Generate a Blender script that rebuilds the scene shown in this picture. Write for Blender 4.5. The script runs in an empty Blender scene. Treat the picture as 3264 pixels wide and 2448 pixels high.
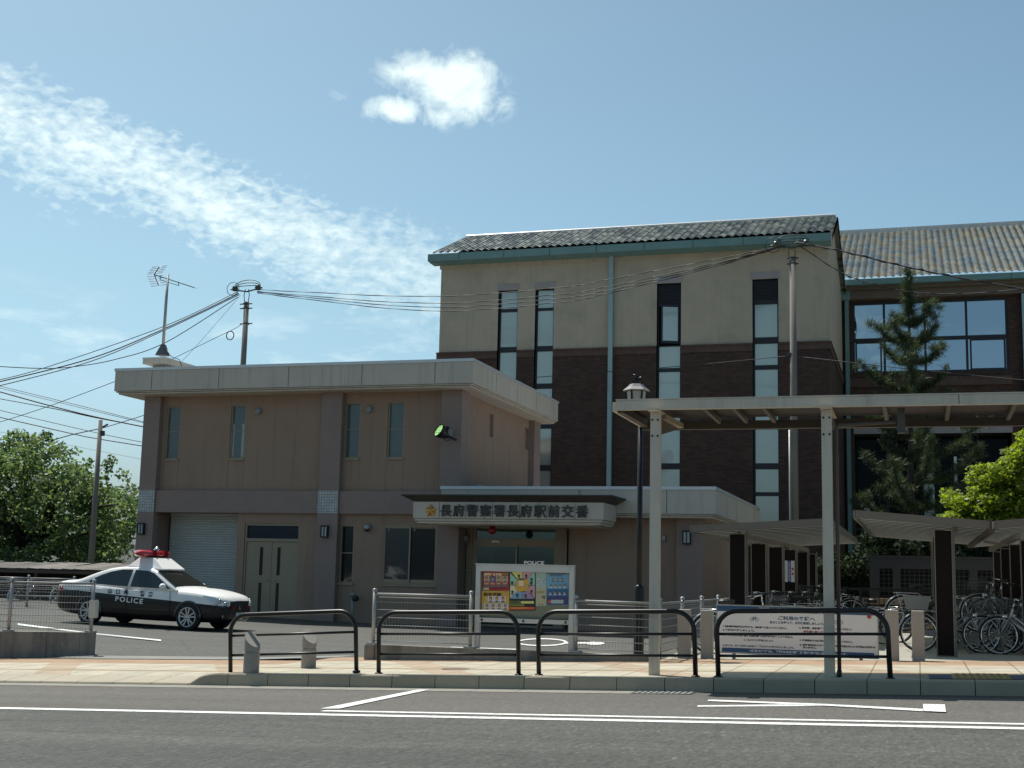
import bpy, bmesh, math, random
import numpy as np
from mathutils import Vector, Matrix
random.seed(7); RNG = np.random.default_rng(7)
S = bpy.context.scene; COL = S.collection

# ------------------------------------------------------------------ camera
# world frame: X runs along the building fronts, Y into the place, Z up; road level is 0 near X=-8.5
FPX = 4158.4; PIT, ROL, YAW, HC = math.radians(8.358), math.radians(1.304), math.radians(-17.3), 1.55
_fw = np.array([0, math.cos(PIT), math.sin(PIT)]); _u0 = np.array([0, -math.sin(PIT), math.cos(PIT)]); _r0 = np.array([1., 0, 0])
_r = math.cos(ROL)*_r0 + math.sin(ROL)*_u0; _u = -math.sin(ROL)*_r0 + math.cos(ROL)*_u0
_M = np.array([[math.cos(YAW), math.sin(YAW), 0], [-math.sin(YAW), math.cos(YAW), 0], [0, 0, 1.]])
CR, CU, CW = _M@_r, _M@_u, _M@_fw
cam = bpy.data.cameras.new('camera'); camo = bpy.data.objects.new('camera', cam); COL.objects.link(camo)
mw = Matrix.Identity(4)
for i in range(3): mw[i][0] = CR[i]; mw[i][1] = CU[i]; mw[i][2] = -CW[i]
mw[2][3] = HC; camo.matrix_world = mw
cam.sensor_width = 36; cam.lens = 36*FPX/3264; cam.clip_start = .1; cam.clip_end = 6000
S.camera = camo

def ray(px, py): return CR*(px-1632) - CU*(py-1224) + CW*FPX
C0 = np.array([0, 0, HC])
def at(px, py, Y):                      # the point at depth Y seen at a position of the photograph
    d = ray(px, py); return C0 + d*(Y/d[1])
def ground(px, py, c=0.0):              # the point on the sloping street, c metres above the carriageway
    d = ray(px, py); c = c + .034*8.5; return C0 + d*((c-HC)/(d[2]-.034*d[0]))
def flat(px, py, z=.09):
    d = ray(px, py); return C0 + d*((z-HC)/d[2])

# ------------------------------------------------------------------ sun, sky, exposure
SUN = Vector((-.40, .29, 1)).normalized()
sl = bpy.data.lights.new('sun', 'SUN'); so = bpy.data.objects.new('sun', sl); COL.objects.link(so)
sl.energy = 4.0; sl.angle = math.radians(.5); sl.color = (1, .955, .89)
so.rotation_euler = (-SUN).to_track_quat('-Z', 'Y').to_euler()
S.view_settings.view_transform = 'Standard'; S.view_settings.look = 'None'; S.view_settings.exposure = .42; S.view_settings.gamma = 1
W = bpy.data.worlds.new('World'); S.world = W; W.use_nodes = True
S.cycles.max_bounces = 8; S.cycles.transparent_max_bounces = 12; S.cycles.caustics_reflective = False; S.cycles.caustics_refractive = False

class NT:                                # small node-tree writer
    def __init__(s, tree): s.t = tree; s.L = tree.links
    def n(s, typ, ins=None, **kw):
        nd = s.t.nodes.new('ShaderNode'+typ)
        for k, v in kw.items(): setattr(nd, k, v)
        for k, v in (ins or {}).items():
            sk = nd.inputs[k]
            if hasattr(v, 'is_output') or isinstance(v, bpy.types.NodeSocket): s.L.new(v, sk)
            else: sk.default_value = v
        return nd
    def m(s, op, a, b=0., c=None, clamp=False):
        nd = s.t.nodes.new('ShaderNodeMath'); nd.operation = op; nd.use_clamp = clamp
        for i, v in enumerate((a, b) if c is None else (a, b, c)):
            if isinstance(v, bpy.types.NodeSocket): s.L.new(v, nd.inputs[i])
            else: nd.inputs[i].default_value = v
        return nd.outputs[0]
    def dot(s, a, b):
        nd = s.t.nodes.new('ShaderNodeVectorMath'); nd.operation = 'DOT_PRODUCT'
        s.L.new(a, nd.inputs[0]); nd.inputs[1].default_value = tuple(b); return nd.outputs['Value']
    def ramp(s, f, pts):
        nd = s.t.nodes.new('ShaderNodeValToRGB'); e = nd.color_ramp.elements
        while len(e) < len(pts): e.new(.5)
        for el, (p, c) in zip(e, pts): el.position = p; el.color = (c[0], c[1], c[2], 1) if isinstance(c, (tuple, list)) else (c, c, c, 1)
        s.L.new(f, nd.inputs[0]); return nd.outputs[0]
    def mix(s, f, a, b, typ='MIX'):
        nd = s.t.nodes.new('ShaderNodeMix'); nd.data_type = 'RGBA'; nd.blend_type = typ
        for k, v in ((0, f), (6, a), (7, b)):
            if isinstance(v, bpy.types.NodeSocket): s.L.new(v, nd.inputs[k])
            else: nd.inputs[k].default_value = v if k == 0 else (v[0], v[1], v[2], 1)
        return nd.outputs[2]

def build_world():
    q = NT(W.node_tree); W.node_tree.nodes.clear()
    sky = q.n('TexSky', sky_type='NISHITA', sun_disc=False, sun_elevation=math.asin(SUN.z), sun_rotation=math.atan2(SUN.x, SUN.y), altitude=10, air_density=1.0, dust_density=3.2, ozone_density=1.0)
    d = q.n('TexCoord').outputs['Generated']
    def unit(px, py): v = ray(px, py); return v/np.linalg.norm(v)
    # a long bank of fine ripple cloud, and one small puff, both at fixed bearings of the sky
    p0, p1 = unit(-150, 330), unit(1420, 930)
    nrm = np.cross(p0, p1); nrm /= np.linalg.norm(nrm); along = p1-p0; along /= np.linalg.norm(along)
    nz = q.n('TexNoise', {'Vector': d, 'Scale': 9., 'Detail': 4.})
    dist = q.m('ADD', q.dot(d, nrm), q.m('MULTIPLY', q.m('SUBTRACT', nz.outputs['Fac'], .5), .05))
    s_al = q.m('SUBTRACT', q.dot(d, along), float(p0@along))
    band = q.m('SUBTRACT', 1., q.m('DIVIDE', q.m('ABSOLUTE', dist), .052), clamp=True)
    sc = q.n('Mapping', {'Vector': d, 'Scale': (1., 1., 1.9)})
    cells = q.n('TexNoise', {'Vector': sc.outputs[0], 'Scale': 92., 'Detail': 4., 'Roughness': .55, 'Distortion': .25})
    soft = q.n('TexNoise', {'Vector': sc.outputs[0], 'Scale': 26., 'Detail': 3.})
    f = q.m('ADD', q.m('MULTIPLY', cells.outputs['Fac'], 1.0), q.m('MULTIPLY', soft.outputs['Fac'], .45))
    f = q.m('ADD', f, q.m('MULTIPLY', q.m('POWER', band, .6), .62))
    f = q.m('MULTIPLY', q.m('SUBTRACT', f, 1.0), 2.0, clamp=True)
    f = q.m('MULTIPLY', f, q.m('MULTIPLY', band, 3.5, clamp=True))
    fade = q.m('SUBTRACT', 1., q.m('MULTIPLY', q.m('SUBTRACT', s_al, .22), 2.6), clamp=True)
    f = q.m('MULTIPLY', f, q.m('MULTIPLY', fade, .92))
    f = q.m('MULTIPLY', f, q.m('GREATER_THAN', q.dot(d, CW), 0.))
    # puff: three soft lumps broken up by noise
    puff = None
    n2 = q.n('TexNoise', {'Vector': d, 'Scale': 48., 'Detail': 7., 'Roughness': .6, 'Distortion': .35})
    for (cx, cy, rx, ry, amp) in ((1425, 262, 215, 130, 1.), (1510, 325, 150, 95, .85), (1300, 225, 130, 85, .62), (1262, 348, 135, 62, .80), (1395, 372, 100, 62, .62), (1080, 320, 80, 60, .2)):
        c = unit(cx, cy); ex = CR - c*(CR@c); ex /= np.linalg.norm(ex); ey = np.cross(c, ex)
        g = q.m('ADD', q.m('POWER', q.m('DIVIDE', q.dot(d, ex), rx/FPX), 2.), q.m('POWER', q.m('DIVIDE', q.m('SUBTRACT', q.dot(d, ey), 0.), ry/FPX), 2.))
        g = q.m('MULTIPLY', q.m('SUBTRACT', 1., q.m('SQRT', g), clamp=True), amp)
        puff = g if puff is None else q.m('MAXIMUM', puff, g)
    pf = q.m('ADD', q.m('MULTIPLY', puff, 1.35), q.m('MULTIPLY', q.m('SUBTRACT', n2.outputs['Fac'], .5), 2.1))
    pf = q.m('MULTIPLY', q.m('SUBTRACT', pf, .17), 1.3, clamp=True)
    pf = q.m('MULTIPLY', pf, q.m('MULTIPLY', puff, 4., clamp=True))
    pf = q.m('MULTIPLY', pf, q.m('GREATER_THAN', q.dot(d, CW), 0.))
    # thin low cloud near the horizon
    el = q.n('SeparateXYZ', {'Vector': d}).outputs['Z']
    low = q.n('TexNoise', {'Vector': q.n('Mapping', {'Vector': d, 'Scale': (1., 1., 3.2)}).outputs[0], 'Scale': 16., 'Detail': 5., 'Roughness': .6})
    lf = q.m('MULTIPLY', q.m('SUBTRACT', low.outputs['Fac'], .52), 4., clamp=True)
    lb = q.m('SUBTRACT', 1., q.m('DIVIDE', q.m('ABSOLUTE', q.m('SUBTRACT', el, .165)), .045), clamp=True)
    lf = q.m('MULTIPLY', q.m('MULTIPLY', lf, lb), .6)
    tot = q.m('MAXIMUM', q.m('MAXIMUM', f, pf), lf)
    tint = q.mix(1., sky.outputs[0], q.ramp(el, [(.0, (.70, .90, 1.16)), (.09, (.72, .95, 1.08)), (.2, (.735, .98, .975)), (.45, (.735, .965, .965))]), 'MULTIPLY')
    vs = q.n('VectorMath', operation='SCALE'); q.L.new(tint, vs.inputs[0]); q.L.new(q.m('SUBTRACT', 1.20, q.m('MULTIPLY', q.m('MAXIMUM', el, 0.), .80)), vs.inputs['Scale']); tint = vs.outputs[0]
    colr = q.mix(tot, tint, SKY_CLOUD)
    bg = q.n('Background', {'Color': colr, 'Strength': SKY_STRENGTH})
    q.L.new(bg.outputs[0], q.n('OutputWorld').inputs[0])
SKY_STRENGTH = .10; SKY_CLOUD = (7.2, 8.4, 8.3)
build_world()

# ------------------------------------------------------------------ materials
def lin(r, g, b): return tuple((c/12.92 if c <= .04045 else ((c+.055)/1.055)**2.4) for c in (r/255, g/255, b/255))
MATS = {}
def mat(name, col, rough=.6, var=.12, scale=2.5, bump=0., bscale=40., metal=0., spec=.5, fine=0., fscale=120., col2=None, c2=(.5, .62), c2scale=3., stretch=(1, 1, 1), emit=None, coat=0., island=0., streak=0.):
    if name in MATS: return MATS[name]
    m = bpy.data.materials.new(name); m.use_nodes = True; MATS[name] = m
    q = NT(m.node_tree); m.node_tree.nodes.clear()
    oc = q.n('TexCoord').outputs['Object']
    if stretch != (1, 1, 1): oc = q.n('Mapping', {'Vector': oc, 'Scale': stretch}).outputs[0]
    n1 = q.n('TexNoise', {'Vector': oc, 'Scale': scale, 'Detail': 5., 'Roughness': .6}).outputs['Fac']
    f = q.m('ADD', 1., q.m('MULTIPLY', q.m('SUBTRACT', n1, .5), var*4))
    if fine:
        n2 = q.n('TexNoise', {'Vector': oc, 'Scale': fscale, 'Detail': 2.}).outputs['Fac']
        f = q.m('MULTIPLY', f, q.m('ADD', 1., q.m('MULTIPLY', q.m('SUBTRACT', n2, .5), fine*4)))
    if streak:                                   # rain streaks and grime running down the face
        n4 = q.n('TexNoise', {'Vector': q.n('Mapping', {'Vector': oc, 'Scale': (5., 5., .22)}).outputs[0], 'Scale': 1., 'Detail': 5., 'Roughness': .7}).outputs['Fac']
        f = q.m('MULTIPLY', f, q.m('SUBTRACT', 1., q.m('MULTIPLY', q.m('SUBTRACT', n4, .52, clamp=True), streak*4.)))
    if island:
        f = q.m('MULTIPLY', f, q.m('ADD', 1.-island, q.m('MULTIPLY', q.n('NewGeometry').outputs['Random Per Island'], 2*island)))
    base = (col[0], col[1], col[2], 1)
    if col2 is not None:
        n3 = q.n('TexNoise', {'Vector': oc, 'Scale': c2scale, 'Detail': 6., 'Roughness': .65}).outputs['Fac']
        base = q.mix(q.ramp(n3, [(c2[0], 0.), (c2[1], 1.)]), col, col2)
    else:
        base = q.n('RGB').outputs[0]; base.default_value = (col[0], col[1], col[2], 1)
    vm = q.n('VectorMath', operation='SCALE'); q.L.new(base, vm.inputs[0]); q.L.new(f, vm.inputs['Scale'])
    ins = {'Base Color': vm.outputs[0], 'Roughness': rough, 'Metallic': metal, 'Specular IOR Level': spec, 'Coat Weight': coat, 'Coat Roughness': .05}
    if bump:
        nb = q.n('TexNoise', {'Vector': oc, 'Scale': bscale, 'Detail': 4.}).outputs['Fac']
        ins['Normal'] = q.n('Bump', {'Strength': bump, 'Distance': .02, 'Height': nb}).outputs[0]
    if emit: ins['Emission Color'] = (*emit[0], 1); ins['Emission Strength'] = emit[1]
    b = q.n('BsdfPrincipled', ins)
    q.L.new(b.outputs[0], q.n('OutputMaterial').inputs[0]); return m

def brick_mat(name, c1, c2, mortar, bw=.23, bh=.075, ms=.008, bump=.3, offset=.5, rough=.8, noise=.18, blot=0.):
    if name in MATS: return MATS[name]
    m = bpy.data.materials.new(name); m.use_nodes = True; MATS[name] = m
    q = NT(m.node_tree); m.node_tree.nodes.clear()
    oc = q.n('TexCoord').outputs['Object']; sp = q.n('SeparateXYZ', {'Vector': oc}).outputs
    v = q.n('CombineXYZ', {'X': q.m('ADD', sp['X'], sp['Y']), 'Y': sp['Z']}).outputs[0]
    b = q.n('TexBrick', {'Vector': v, 'Color1': (*c1, 1), 'Color2': (*c2, 1), 'Mortar': (*mortar, 1), 'Scale': 1., 'Mortar Size': ms, 'Mortar Smooth': .2, 'Bias': 0., 'Brick Width': bw, 'Row Height': bh}, offset=offset)
    n1 = q.n('TexNoise', {'Vector': oc, 'Scale': 1.3, 'Detail': 6.}).outputs['Fac']
    f = q.m('ADD', 1., q.m('MULTIPLY', q.m('SUBTRACT', n1, .5), noise*4))
    vm = q.n('VectorMath', operation='SCALE'); q.L.new(b.outputs['Color'], vm.inputs[0]); q.L.new(f, vm.inputs['Scale'])
    bp = q.n('Bump', {'Strength': bump, 'Distance': .01, 'Height': q.m('SUBTRACT', 1., b.outputs['Fac'])}).outputs[0]
    bs = q.n('BsdfPrincipled', {'Base Color': vm.outputs[0], 'Roughness': rough, 'Normal': bp})
    q.L.new(bs.outputs[0], q.n('OutputMaterial').inputs[0]); return m

def leaf_mat(name, col, trans=.45, tcol=None, var=.35, rough=.5):
    if name in MATS: return MATS[name]
    m = bpy.data.materials.new(name); m.use_nodes = True; MATS[name] = m
    q = NT(m.node_tree); m.node_tree.nodes.clear()
    r = q.n('NewGeometry').outputs['Random Per Island']
    f = q.m('ADD', 1.-var, q.m('MULTIPLY', r, 2*var))
    def sc(c):
        b = q.n('RGB').outputs[0]; b.default_value = (*c, 1)
        vm = q.n('VectorMath', operation='SCALE'); q.L.new(b, vm.inputs[0]); q.L.new(f, vm.inputs['Scale']); return vm.outputs[0]
    pr = q.n('BsdfPrincipled', {'Base Color': sc(col), 'Roughness': rough, 'Specular IOR Level': .5})
    tr = q.n('BsdfTranslucent', {'Color': sc(tcol or (col[0]*1.6, col[1]*1.7, col[2]*.8))})
    mx = q.n('MixShader', {0: trans, 1: pr.outputs[0], 2: tr.outputs[0]})
    q.L.new(mx.outputs[0], q.n('OutputMaterial').inputs[0]); return m

def glass_mat(name, tint, body=(.02, .025, .025), refl=.35, rough=.03, spec=.25):   # coated window glass: dark body under a partial mirror
    if name in MATS: return MATS[name]
    m = bpy.data.materials.new(name); m.use_nodes = True; MATS[name] = m
    q = NT(m.node_tree); m.node_tree.nodes.clear()
    oc = q.n('TexCoord').outputs['Object']
    nb = q.n('TexNoise', {'Vector': oc, 'Scale': .9, 'Detail': 1.}).outputs['Fac']
    bp = q.n('Bump', {'Strength': .06, 'Distance': .05, 'Height': nb}).outputs[0]
    a = q.n('BsdfPrincipled', {'Base Color': (*body, 1), 'Roughness': .08, 'Specular IOR Level': spec, 'Normal': bp})
    g = q.n('BsdfGlossy', {'Color': (*tint, 1), 'Roughness': rough, 'Normal': bp})
    mx = q.n('MixShader', {0: refl, 1: a.outputs[0], 2: g.outputs[0]})
    q.L.new(mx.outputs[0], q.n('OutputMaterial').inputs[0]); return m

def clear_glass(name, tint=(.75, .85, .82), keep=.75):       # thin see-through pane
    if name in MATS: return MATS[name]
    m = bpy.data.materials.new(name); m.use_nodes = True; MATS[name] = m
    q = NT(m.node_tree); m.node_tree.nodes.clear()
    t = q.n('BsdfTransparent', {'Color': (*tint, 1)}); g = q.n('BsdfGlossy', {'Color': (.9, .95, .95, 1), 'Roughness': .02})
    fr = q.n('Fresnel', {'IOR': 1.5}).outputs[0]
    mx = q.n('MixShader', {0: q.m('ADD', fr, 1-keep-.2, clamp=True), 1: t.outputs[0], 2: g.outputs[0]})
    q.L.new(mx.outputs[0], q.n('OutputMaterial').inputs[0]); return m

STUCCO = mat('brown_stucco', (.335, .235, .17), .9, .07, .7, .25, 90, fine=.05, streak=.22)
TILE = brick_mat('mauve_mosaic_tile', (.285, .212, .182), (.315, .235, .202), (.245, .185, .16), .095, .045, .006, .15, noise=.06)
LTILE = brick_mat('pale_glazed_tile', (.40, .42, .40), (.56, .58, .55), (.24, .25, .24), .085, .085, .010, .3, offset=0, rough=.4, noise=.1)
FASC = mat('pale_cladding_panel', (.56, .50, .415), .6, .06, .8, .05, 60, fine=.03, streak=.3)
CAP = mat('aluminium_coping', (.66, .66, .65), .4, .04, 2., metal=.35)
JOINT = mat('dark_joint_sealant', (.05, .045, .04), .9)
BRONZE = mat('champagne_window_frame', (.33, .265, .185), .5, .04, metal=.2)
BLACKF = mat('black_window_frame', (.012, .014, .018), .5, .05)
SHUT = mat('grey_roller_shutter', (.46, .47, .44), .55, .05, metal=.2)
DOORM = mat('beige_painted_steel', (.30, .245, .165), .42, .06, .8, metal=.1)
STONE = mat('grey_concrete', (.30, .29, .27), .9, .14, 1.5, .25, 60, fine=.08, fscale=60)
WEATH = mat('weathered_concrete', (.27, .25, .215), .9, .1, 1.2, .25, 60, fine=.06, col2=(.14, .13, .11), c2=(.46, .66), c2scale=2.2, stretch=(1, 1, .35), streak=.5)
KERB = mat('kerb_concrete', (.36, .32, .24), .9, .1, 2., .2, 70, fine=.06, island=.06)
BLACKM = mat('black_painted_steel', (.011, .010, .010), .38, .1, spec=.4)
SILV = mat('silver_painted_steel', (.55, .55, .53), .45, .05, metal=.4)
IVORY = mat('pale_painted_aluminium', (.62, .545, .44), .5, .06, 1.5, streak=.3)
BROWNS = mat('taupe_painted_steel', (.085, .07, .055), .5, .05)
GALV = mat('galvanised_steel', (.36, .37, .36), .45, .06, metal=.5)
CHROME = mat('polished_metal', (.7, .7, .7), .18, .03, metal=1.)
RUBBER = mat('tyre_rubber', (.018, .018, .018), .8)
BLKPL = mat('black_plastic', (.02, .02, .02), .5)
WHITE = mat('white_paint', (.85, .84, .81), .4, .03)
TEAL = mat('verdigris_copper', (.15, .27, .26), .6, .1, 1.5)
TEALP = mat('pale_verdigris_pipe', (.28, .42, .42), .5, .14, 1.5, stretch=(1, 1, .3))
WOODK = mat('dark_brown_board', (.016, .011, .0095), .9, .05, spec=.15)
WIRE = mat('fence_wire', (.24, .25, .25), .6, .05, metal=.2)

# ------------------------------------------------------------------ mesh writer
def worldmat(o):
    m = Matrix.Identity(4)
    while o is not None: m = o.matrix_basis @ m; o = o.parent
    return m
class MB:
    def __init__(s): s.v = []; s.f = []; s.mi = []; s.sm = []; s.cur = 0; s.smooth = False
    def m(s, i): s.cur = i; return s
    def add(s, vs, fs, smooth=False):
        o = len(s.v); s.v += [tuple(map(float, p)) for p in vs]
        for f in fs: s.f.append([i+o for i in f]); s.mi.append(s.cur); s.sm.append(smooth)
        return s
    def quad(s, a, b, c, d): return s.add((a, b, c, d), ((0, 1, 2, 3),))
    def box(s, x0, x1, y0, y1, z0, z1):
        return s.add([(x, y, z) for z in (z0, z1) for y in (y0, y1) for x in (x0, x1)], [(0, 2, 3, 1), (4, 5, 7, 6), (0, 1, 5, 4), (2, 6, 7, 3), (0, 4, 6, 2), (1, 3, 7, 5)])
    def bar(s, p0, p1, w, h, up=(0, 0, 1)):       # rectangular bar between two points
        p0, p1 = Vector(p0), Vector(p1); d = (p1-p0).normalized(); u = Vector(up)
        if abs(d.dot(u)) > .98: u = Vector((0, 1, 0))
        a = d.cross(u).normalized()*(w/2); b = a.cross(d).normalized()*(h/2)
        vs = [p+sa*a+sb*b for p in (p0, p1) for sa, sb in ((-1, -1), (1, -1), (1, 1), (-1, 1))]
        return s.add(vs, [(3, 2, 1, 0), (4, 5, 6, 7), (0, 1, 5, 4), (1, 2, 6, 5), (2, 3, 7, 6), (3, 0, 4, 7)])
    def tube(s, pts, r, n=8, caps=True, closed=False):
        pts = [Vector(p) for p in pts]; rs = r if isinstance(r, (list, tuple)) else [r]*len(pts)
        N = len(pts); vs = []; prev = None
        for i, p in enumerate(pts):
            if closed: d = pts[(i+1) % N]-pts[i-1]
            else: d = pts[min(i+1, N-1)]-pts[max(i-1, 0)]
            d.normalize()
            if prev is None:
                u = Vector((0, 0, 1)) if abs(d.z) < .9 else Vector((0, 1, 0)); a = d.cross(u).normalized()
            else: a = (prev - d*prev.dot(d)).normalized()
            prev = a; b = d.cross(a)
            for k in range(n):
                t = 2*math.pi*k/n; vs.append(p + (a*math.cos(t)+b*math.sin(t))*rs[i])
        fs = []
        for i in range(N if closed else N-1):
            j = (i+1) % N
            for k in range(n): fs.append((i*n+k, j*n+k, j*n+(k+1) % n, i*n+(k+1) % n))
        if caps and not closed: fs += [tuple(range(n)), tuple(range((N-1)*n, N*n))[::-1]]
        return s.add(vs, fs, True)
    def cyl(s, p0, p1, r0, r1=None, n=16): return s.tube([p0, p1], [r0, r0 if r1 is None else r1], n)
    def lathe(s, c, prof, n=24, axis='z'):
        vs = []; fs = []
        for (r, h) in prof:
            for k in range(n):
                t = 2*math.pi*k/n; a, b = r*math.cos(t), r*math.sin(t)
                vs.append({'z': (c[0]+a, c[1]+b, c[2]+h), 'y': (c[0]+a, c[1]+h, c[2]+b), 'x': (c[0]+h, c[1]+a, c[2]+b)}[axis])
        for i in range(len(prof)-1):
            for k in range(n): fs.append((i*n+k, i*n+(k+1) % n, (i+1)*n+(k+1) % n, (i+1)*n+k))
        return s.add(vs, fs, True)
    def prism(s, poly, y0, y1):                    # poly in x,z, pulled along y
        n = len(poly); vs = [(x, y0, z) for x, z in poly]+[(x, y1, z) for x, z in poly]
        return s.add(vs, [tuple(range(n)), tuple(range(n, 2*n))[::-1]]+[(i, i+n, (i+1) % n+n, (i+1) % n) for i in range(n)])
    def loft(s, rings, closed=True, caps=True, smooth=False):
        n = len(rings[0]); vs = [p for r in rings for p in r]; fs = []
        for i in range(len(rings)-1):
            for k in range(n if closed else n-1): fs.append((i*n+k, i*n+(k+1) % n, (i+1)*n+(k+1) % n, (i+1)*n+k))
        if caps: fs += [tuple(range(n))[::-1], tuple(range((len(rings)-1)*n, len(rings)*n))]
        return s.add(vs, fs, smooth)
    def build(s, name, mats, parent=None, local=False, fix=True, bevel=0., autosmooth=None):
        me = bpy.data.meshes.new(name); vs = s.v
        if parent is not None and not local:
            inv = worldmat(parent).inverted(); vs = [tuple(inv @ Vector(v)) for v in vs]
        me.from_pydata(vs, [], s.f)
        if not isinstance(mats, (list, tuple)): mats = [mats]
        for m in mats: me.materials.append(m)
        me.polygons.foreach_set('material_index', s.mi); me.polygons.foreach_set('use_smooth', s.sm)
        if fix or bevel:
            bm = bmesh.new(); bm.from_mesh(me)
            if fix: bmesh.ops.recalc_face_normals(bm, faces=bm.faces)
            if bevel:
                es = [e for e in bm.edges if len(e.link_faces) == 2 and e.calc_face_angle(0) > .6]
                bmesh.ops.bevel(bm, geom=es, offset=bevel, segments=2, affect='EDGES', profile=.6, clamp_overlap=True)
            bm.to_mesh(me); bm.free()
        me.update()
        o = bpy.data.objects.new(name, me); COL.objects.link(o); o.parent = parent; return o

def tag(o, label, cat, group=None, kind=None):
    o['label'] = label
    if cat: o['category'] = cat
    if group: o['group'] = group
    if kind: o['kind'] = kind
    return o
def thing(name, label, cat, loc=(0, 0, 0), rz=0., group=None):
    o = bpy.data.objects.new(name, None); COL.objects.link(o); o.empty_display_size = .2
    o.location = loc; o.rotation_euler = (0, 0, rz); return tag(o, label, cat, group)
def struct(name, mb, mats, kind='structure', **k):
    o = mb.build(name, mats, **k); o['kind'] = kind; return o
def kids(o): return [c for c in bpy.data.objects if c.parent == o]
def copy_tree(src, loc, rz=0., label=None, group=None, rx=None, scale=None):
    ch = {}
    for c in bpy.data.objects:
        if c.parent: ch.setdefault(c.parent.name, []).append(c)
    def rec(o, par):
        c = o.copy(); COL.objects.link(c); c.parent = par
        for k in ch.get(o.name, []): rec(k, c)
        return c
    r = rec(src, None); r.location = loc; r.rotation_euler = (rx or 0., 0, rz)
    if scale: r.scale = (scale,)*3
    if label: r['label'] = label
    if group: r['group'] = group
    return r
def text(body, name, size, matl, parent, origin, xdir=(1, 0, 0), up=(0, 0, 1), align='LEFT', ext=0., width=None, bold=0., space=1.):
    """flat or raised lettering as a mesh; origin = baseline start (or centre), in world coordinates"""
    cu = bpy.data.curves.new(name, 'FONT'); cu.body = body; cu.size = size; cu.align_x = align; cu.extrude = ext; cu.offset = bold; cu.space_character = space; cu.resolution_u = 3
    t = bpy.data.objects.new(name, cu); COL.objects.link(t)
    me = bpy.data.meshes.new_from_object(t.evaluated_get(bpy.context.evaluated_depsgraph_get())) if False else None
    bpy.context.view_layer.update()
    me = bpy.data.meshes.new_from_object(t.evaluated_get(bpy.context.evaluated_depsgraph_get()))
    bpy.data.objects.remove(t); bpy.data.curves.remove(cu)
    x = Vector(xdir).normalized(); z = Vector(up).normalized(); nrm = x.cross(z)
    co = np.empty(len(me.vertices)*3); me.vertices.foreach_get('co', co); co = co.reshape(-1, 3)
    sx = 1.
    if width and len(co): sx = width/(co[:, 0].max()-co[:, 0].min())
    inv = worldmat(parent).inverted() if parent is not None else Matrix.Identity(4)
    o = Vector(origin)
    for v in me.vertices: v.co = inv @ (o + x*(v.co.x*sx) + z*v.co.y + nrm*v.co.z)
    me.materials.clear(); me.materials.append(matl)
    ob = bpy.data.objects.new(name, me); COL.objects.link(ob); ob.parent = parent; return ob
def join(objs, name):                     # several meshes with one parent become one
    o = objs[0]; mats = []
    bm = bmesh.new()
    for p in objs:
        me = p.data; off = len(mats)
        n0 = len(bm.faces); bm.from_mesh(me); bm.faces.ensure_lookup_table()
        for f in bm.faces[n0:]: f.material_index += off
        mats += list(me.materials)
    nm = bpy.data.meshes.new(name); bm.to_mesh(nm); bm.free()
    for m in mats: nm.materials.append(m)
    r = bpy.data.objects.new(name, nm); COL.objects.link(r); r.parent = o.parent
    for p in objs: bpy.data.objects.remove(p)
    return r
def holes_wall(mb, T, u0, u1, v0, v1, holes, depth=.12, mi=0, mr=None):
    """wall face with rectangular openings and their reveals; T maps (u, v, inward) to space"""
    us = sorted({u0, u1, *[h[0] for h in holes], *[h[1] for h in holes]}); vz = sorted({v0, v1, *[h[2] for h in holes], *[h[3] for h in holes]})
    us = [u for u in us if u0 <= u <= u1]; vz = [v for v in vz if v0 <= v <= v1]
    mb.m(mi)
    for i in range(len(us)-1):
        for j in range(len(vz)-1):
            cu, cv = (us[i]+us[i+1])/2, (vz[j]+vz[j+1])/2
            if any(h[0] < cu < h[1] and h[2] < cv < h[3] for h in holes): continue
            mb.quad(T(us[i], vz[j], 0), T(us[i+1], vz[j], 0), T(us[i+1], vz[j+1], 0), T(us[i], vz[j+1], 0))
    mb.m(mi if mr is None else mr)
    for h in holes:
        a, b, c, d = h[:4]; dp = h[4] if len(h) > 4 else depth
        for (p, q_) in (((a, c), (a, d)), ((a, d), (b, d)), ((b, d), (b, c)), ((b, c), (a, c))):
            mb.quad(T(*p, 0), T(*q_, 0), T(*q_, dp), T(*p, dp))
    mb.m(0)
def frame_rect(mb, x0, x1, y0, y1, z0, z1, w):   # four-sided frame in the XZ plane
    mb.box(x0, x1, y0, y1, z0, z0+w); mb.box(x0, x1, y0, y1, z1-w, z1); mb.box(x0, x0+w, y0, y1, z0+w, z1-w); mb.box(x1-w, x1, y0, y1, z0+w, z1-w)

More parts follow.
